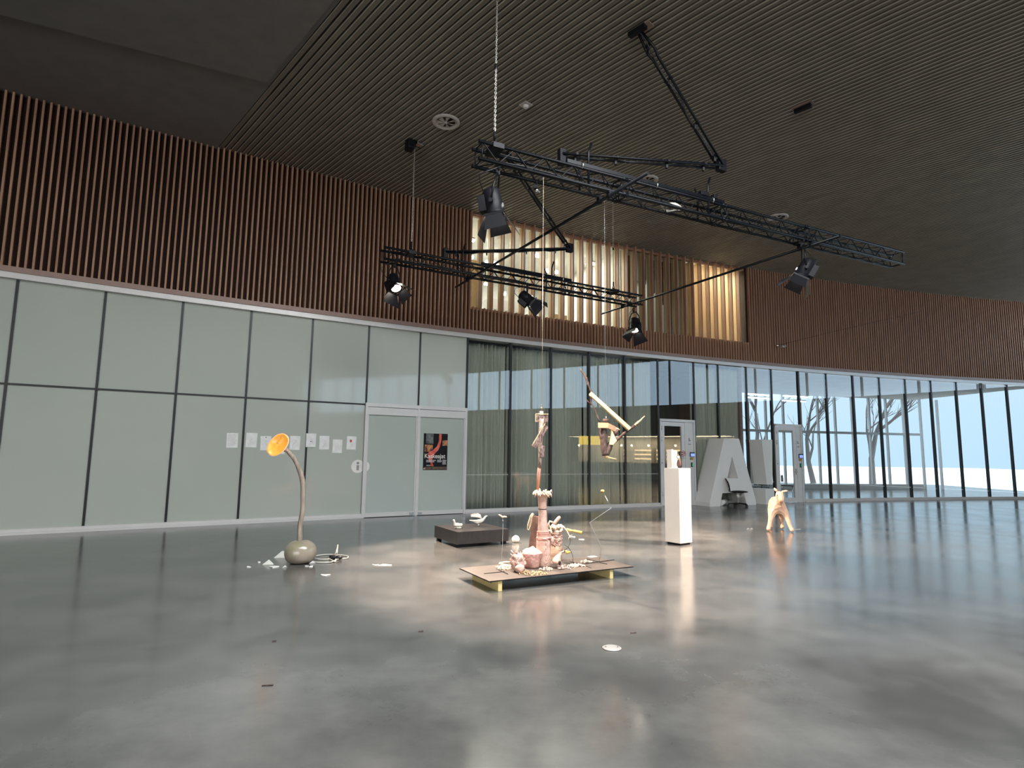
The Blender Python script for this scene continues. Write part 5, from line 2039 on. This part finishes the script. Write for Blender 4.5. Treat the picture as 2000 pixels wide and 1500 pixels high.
C4 = bp(1011, 1116)
t = thing('clay_lump', 'rugged clay lump with upright stubs at the left of the tub', 'clay sculpture', C4)
noisy(dense([(.01, 0), (.045, .004), (.075, .05), (.085, .10), (.075, .16), (.055, .20), (.01, .22)], 4), C4, 26, .035, 4, fr=16).build('lump', M_clayrough, t)
m = MB()
rnd = random.Random(3)
for k_ in range(34):
    g = rnd.uniform(0, 6.28); z_ = rnd.uniform(.05, .24); r_ = .07
    c_ = C4 + V((math.cos(g) * r_, math.sin(g) * r_, z_))
    m.tube([c_, c_ + V((math.cos(g) * .02, math.sin(g) * .02, .02))], [.008, .004], 5)
m.tube(path_at(C4, [(1009, 1092), (1008, 1080), (1010, 1070), (1007.5, 1067)]), [.03, .022, .012, .01], 8)
m.tube(path_at(C4, [(1010, 1072), (1013, 1068)]), [.01, .004], 6)
m.build('stubs', M_clayrough, t)
C4b = bp(1015, 1119)
m = MB(); m.ball(C4b + Z1 * .05, (.058, .05, .05), 18, 12, .18, 4)
tag(m.build('clay_pot', M_clay, origin=C4b), 'small round clay pot in front of the rugged lump', 'clay pot')

C5 = bp(1087, 1110)
t = thing('clay_jug', 'small pale clay jug with a broken spout at the front of the board', 'jug', C5)
skin('body', [[(C5 + Z1 * .045, .062), (C5 + V((.0, 0, .09)), .070), (C5 + V((.02, 0, .14)), .040), (C5 + V((.045, 0, .165)), .022), (C5 + V((.065, 0, .20)), .026)]], M_clay, t, sub=2)
m = MB(); m.ball(C5 + V((.035, -.060, .075)), (.018, .014, .030), 10, 8); m.build('dark_opening', M_cable, t)
m = MB()
for (x, y, z) in ((.06, -.05, .03), (.075, -.06, .012), (.07, -.02, .02), (.03, -.07, .012)):
    m.ball(C5 + V((x, y, z)), (.022, .018, .014), 8, 6, .5, x * 99)
m.tube([C5 + V((.05, 0, .185)), C5 + V((.08, -.01, .205)), C5 + V((.095, -.01, .22))], [.018, .014, .005], 6)
m.build('shards', M_clayrough, t)


def scraps(c, n, spread, seed, label, mt_, name='clay_scraps', ln=.035):
    rnd = random.Random(seed)
    m = MB()
    for k_ in range(n):
        g = rnd.uniform(0, 6.28); r_ = spread * math.sqrt(rnd.random())
        p_ = c + V((math.cos(g) * r_ * 1.5, math.sin(g) * r_, .006 + rnd.random() * .03 * (1 - r_ / spread)))
        d_ = V((rnd.uniform(-1, 1), rnd.uniform(-1, 1), rnd.uniform(-.1, .4))).normalized() * ln
        m.tube([p_ - d_ * .5, p_ + V((0, 0, .008)), p_ + d_ * .5 - Z1 * .004], [.004, .007, .003], 5)
    o_ = m.build(name, mt_, origin=c, kind='stuff')
    return tag(o_, label, 'clay scraps')


M_paleclay = MATS['pale_dry_clay']
scraps(bp(1067, 1113), 40, .055, 1, 'pile of pale clay curls between the tub and the jug', M_paleclay)
scraps(bp(1126, 1106), 60, .07, 2, 'pile of pale curls right of the jug under the wire ring', M_paleclay)
scraps(bp(1145, 1098), 18, .05, 3, 'thin trail of pale curls toward the crossed wires', M_paleclay)
scraps(bp(1104, 1109), 26, .09, 6, 'flat reddish crumbs right behind the jug', M_clayrough)
scraps(bp(1040, 1121), 50, .12, 4, 'fine orange crumbs in front of the tub', mat('orange_crumbs', (.75, .45, .22), .9), ln=.02)
scraps(bp(992, 1110), 60, .11, 5, 'loose clay strips spread left of the rugged lump', M_paleclay, ln=.08)
m = MB(); c_ = bp(975, 1103)
m.tube([c_ + Z1 * .012, bp(990, 1106) + Z1 * .014, bp(1001, 1112) + Z1 * .01], [.012, .009, .006], 8)
m.tube([c_ + V((.0, .01, .02)), bp(988, 1101) + Z1 * .02, bp(1000, 1100) + Z1 * .012], [.008, .012, .006], 8)
tag(m.build('forked_twig', M_paleclay, origin=c_), 'pale forked clay twig at the left end of the board', 'twig')
m = MB(); c_ = bp(1160, 1088); m.obox(c_ + V((-.05, -.04, .001)), bu * .11, bv * .075, Z1 * .003)
tag(m.build('white_card', M_paper, origin=c_), 'small white card at the rear right of the long board', 'card')

# wire ring piece
P = bp(1119, 1100)
t = thing('wire_loop', 'bent wire loop holding a yellow wooden piece on the board', 'wire sculpture', P)
m = MB()
m.tube(path_at(P, [(1119, 1100), (1119, 1088), (1116, 1078), (1110, 1069), (1101, 1063)]), .0028, 6)
m.tube(path_at(P, [(1114, 1053), (1113, 1062), (1109, 1070), (1103, 1074)]), .0028, 6)
m.tube([bp(1112, 1096) + Z1 * .004, bp(1155, 1110) + Z1 * .004], .0028, 6)
m.build('wire', M_black, t)
m = MB(); m.tube(path_at(P, [(1103, 1076), (1108, 1079), (1115, 1078)]), [.018, .022, .008], 10); m.build('yellow_piece', M_yellowwood, t)
m = MB(); m.tube(path_at(P, [(1097, 1074), (1103.5, 1077)]), [.020, .020], 10); m.build('rusty_end', M_rust, t)

# straight wire with flower
P = bp(978.4, 1116)
t = thing('wire_flower', 'thin upright wire with a yellow flower at the left of the board', 'wire sculpture', P)
m = MB(); m.tube(path_at(P, [(978.4, 1116), (979.5, 1090), (981.5, 1060), (982.3, 1030), (982, 1010)]), .0030, 6); m.build('stem', M_chrome, t)
m = MB()
m.tube([bp(945.5, 1121) + Z1 * .004, bp(985, 1117) + Z1 * .004], .004, 6)
m.tube([bp(970, 1112) + Z1 * .004, bp(992, 1122) + Z1 * .004], .004, 6); m.build('foot', M_black, t)
tp = upat(982, 1009, P)
m = MB()
m.ball(tp + V((-.03, 0, .012)), (.030, .020, .010), 12, 8, .3, 1, R=Matrix.Rotation(.5, 3, 'Y'))
m.ball(tp + V((.025, 0, -.002)), (.028, .022, .009), 12, 8, .3, 2, R=Matrix.Rotation(.1, 3, 'Y'))
m.ball(tp + V((0, -.01, -.004)), (.018, .018, .010), 10, 8, .3, 3); m.build('petals', M_palewood, t)

# zigzag wire
P = bp(1170.5, 1097)
t = thing('zigzag_wire', 'zigzag steel rod standing at the right of the board', 'wire sculpture', P)
m = MB(); m.tube(path_at(P, [(1170.2, 1097), (1174.6, 1068.5), (1152, 1020.5), (1193.8, 992), (1178.6, 962.5)]), .0042, 8); m.build('rod', M_chrome, t)
m = MB()
m.tube([bp(1145.6, 1092) + Z1 * .004, bp(1186, 1102.5) + Z1 * .004], .004, 6)
m.tube([bp(1130, 1103) + Z1 * .004, bp(1199.5, 1094) + Z1 * .004], .004, 6); m.build('foot', M_black, t)
tp = upat(1177, 959, P)
m = MB(); m.ball(tp, (.026, .022, .020), 12, 8, .25, 2); m.build('seed_head', M_yellowwood, t)
m = MB(); m.ball(tp + V((-.014, -.012, -.008)), (.016, .012, .014), 10, 8); m.build('dark_cap', M_rust, t)

# ================================================================== HANGING SCULPTURES
P = V((.385, 7.70, 0))
t = thing('hanging_totem', 'slim mottled wooden totem hanging on a cord above the tall clay column', 'hanging sculpture', upat(1051, 956, P))


def tq(x, y, dy=0.0):
    return upat(x, y, P) + V((0, dy, 0))


m = MB(); m.tube([tq(1058.5, 806), V((.40, 7.72, ZB))], .0022, 6); m.build('cord', M_rope, t)
m = MB(); m.ball(tq(1057.5, 797), (.010, .010, .016), 10, 8); m.ball(tq(1057.5, 791), .007, 8, 6); m.build('brass_hook', mat('brass', (.75, .6, .25), .3, .9), t)
m = MB(); m.box(tq(1057.5, 807), (.05, .05, .05)); m.build('top_block', M_clay, t, bevel=.004)
m = MB(); m.bar(tq(1046.5, 816), tq(1070.5, 817), .03, .115, up=(0, 0, 1)); m.build('cross_board', M_totem, t, bevel=.004)
m = MB(); m.bar(tq(1046, 808.5, -.02), tq(1071, 809, -.02), .008, .008); m.bar(tq(1046, 808.5, -.02), tq(1046, 824, -.02), .008, .008); m.build('pale_edge', M_palewood, t)
m = MB(); m.tube([tq(1058, 818), tq(1056.5, 845), tq(1055.5, 870), tq(1055, 895), tq(1053.5, 915)], [.034, .030, .026, .024, .022], 10); m.build('shaft', M_totem, t)
m = MB(); m.tube([tq(1053.5, 913), tq(1052, 935), tq(1050, 956)], [.022, .024, .018], 8); m.build('red_foot', M_totemend, t)
m = MB(); m.bar(tq(1066.5, 832, -.04), tq(1042, 873, -.04), .07, .015, up=(0, 1, 0)); m.build('slanting_board', M_totem, t, bevel=.003)
m = MB(); m.bar(tq(1064.5, 827, -.055), tq(1040.5, 868, -.055), .008, .012, up=(0, 1, 0)); m.build('slanting_edge', M_palewood, t)
m = MB(); m.bar(tq(1060.5, 870, -.02), tq(1058, 893, -.02), .05, .015, up=(0, 1, 0)); m.build('short_board', M_totem, t, bevel=.003)

P = V((1.385, 8.42, 0))
t = thing('hanging_branch', 'hanging sculpture of a dark log, branches and a pale slat', 'hanging sculpture', upat(1180, 889, P))


def hq(x, y, dy=0.0):
    d = ray(x, y)
    return CAM + d * ((P.y + dy) / d.y)


m = MB()
top = hq(1183, 817)
m.tube([top, V((top.x, top.y, ZB))], .0018, 6); m.build('cord', mat('pale_nylon_cord', (.5, .52, .52), .5), t)
m = MB(); m.tube([hq(1184, 812), hq(1184, 824)], .006, 6); m.build('hook', M_chrome, t)
m = MB(); m.tube([hq(1183, 818), hq(1183, 826)], [.042, .042], 14); m.build('log_stub', M_bark, t)


def knobby(pts, r, seed, n=14):
    out, rr = [], []
    rnd = random.Random(seed)
    for i in range(len(pts) - 1):
        for k_ in range(4):
            u = k_ / 4
            out.append(pts[i].lerp(pts[i + 1], u) + V((rnd.uniform(-1, 1), rnd.uniform(-1, 1), 0)) * .003)
            rr.append((r[i] * (1 - u) + r[i + 1] * u) * rnd.uniform(.9, 1.1))
    out.append(pts[-1]); rr.append(r[-1])
    m = MB(); m.tube(out, rr, n)
    return m


knobby([hq(1177.5, 826), hq(1178.5, 850), hq(1180, 870), hq(1182, 890)], [.054, .056, .056, .045], 1).build('log', M_bark, t)
knobby([hq(1184, 889), hq(1188, 878), hq(1193, 866)], [.04, .046, .040], 2).build('forked_log', M_bark, t)
m = MB(); m.tube([hq(1181.5, 889.5), hq(1188, 893)], [.038, .02], 12); m.tube([hq(1186, 893), hq(1204, 897)], [.014, .008], 8); m.build('cut_end', M_palewood, t)
knobby([hq(1193, 868), hq(1204, 860), hq(1222, 844), hq(1238, 832), hq(1244, 828)], [.024, .022, .020, .018, .017], 3, 10).build('limb', M_bark, t)
m = MB(); m.tube([hq(1240, 831), hq(1246, 825), hq(1252, 820), hq(1259.5, 812)], [.020, .016, .011, .004], 10); m.build('peeled_tip', M_palewood, t)
knobby([hq(1133.5, 721), hq(1144, 736), hq(1150.5, 756), hq(1155, 766), hq(1154.5, 787), hq(1162, 800), hq(1171.5, 824)], [.010, .019, .014, .013, .013, .012, .012], 4, 8).build('long_branch', M_bark, t)
m = MB(); m.tube([hq(1145.5, 781), hq(1155, 791)], [.006, .008], 6); m.tube([hq(1187.5, 790), hq(1184.5, 797)], [.003, .004], 6); m.build('twig', M_bark, t)
m = MB()
ax = (hq(1231, 838) - hq(1152, 767)).normalized()
m.bar(hq(1152.5, 767.5, -.06), hq(1230.5, 837.5, -.06), .018, .050, up=(0, 0, 1))
m.bar(hq(1151.5, 770.5, -.03), hq(1228, 840.5, -.03), .018, .030, up=(0, 0, 1))
m.build('pale_slat', M_palewood, t)
m = MB()
m.bar(hq(1168, 830.5, -.07), hq(1188, 831, -.07), .02, .075)
m.bar(hq(1187, 831, -.07), hq(1207, 841, .02), .02, .070)
m.build('collar_board', mat('tan_board', (.55, .34, .20), .6, col2=(.42, .24, .14), scale=8), t)
m = MB(); m.tube([hq(1199, 851, 0), hq(1206.5, 838, 0)], [.028, .03], 12); m.build('short_log', M_bark, t)
m = MB(); m.tube([hq(1206.3, 838.5, 0), hq(1207, 837.2, 0)], [.0305, .0305], 12); m.build('sawn_face', M_palewood, t)
m = MB()
a_, b_, c_, d_ = hq(1195, 840, -.05), hq(1190.5, 868, -.05), hq(1197, 869, -.05), hq(1205, 861, -.05)
bk = V((0, .05, 0))
m.add([a_, b_, c_, d_, a_ + bk, b_ + bk, c_ + bk, d_ + bk], [(0, 1, 2, 3), (7, 6, 5, 4), (0, 4, 5, 1), (1, 5, 6, 2), (2, 6, 7, 3), (3, 7, 4, 0)])
m.build('pale_wedge', M_palewood, t)
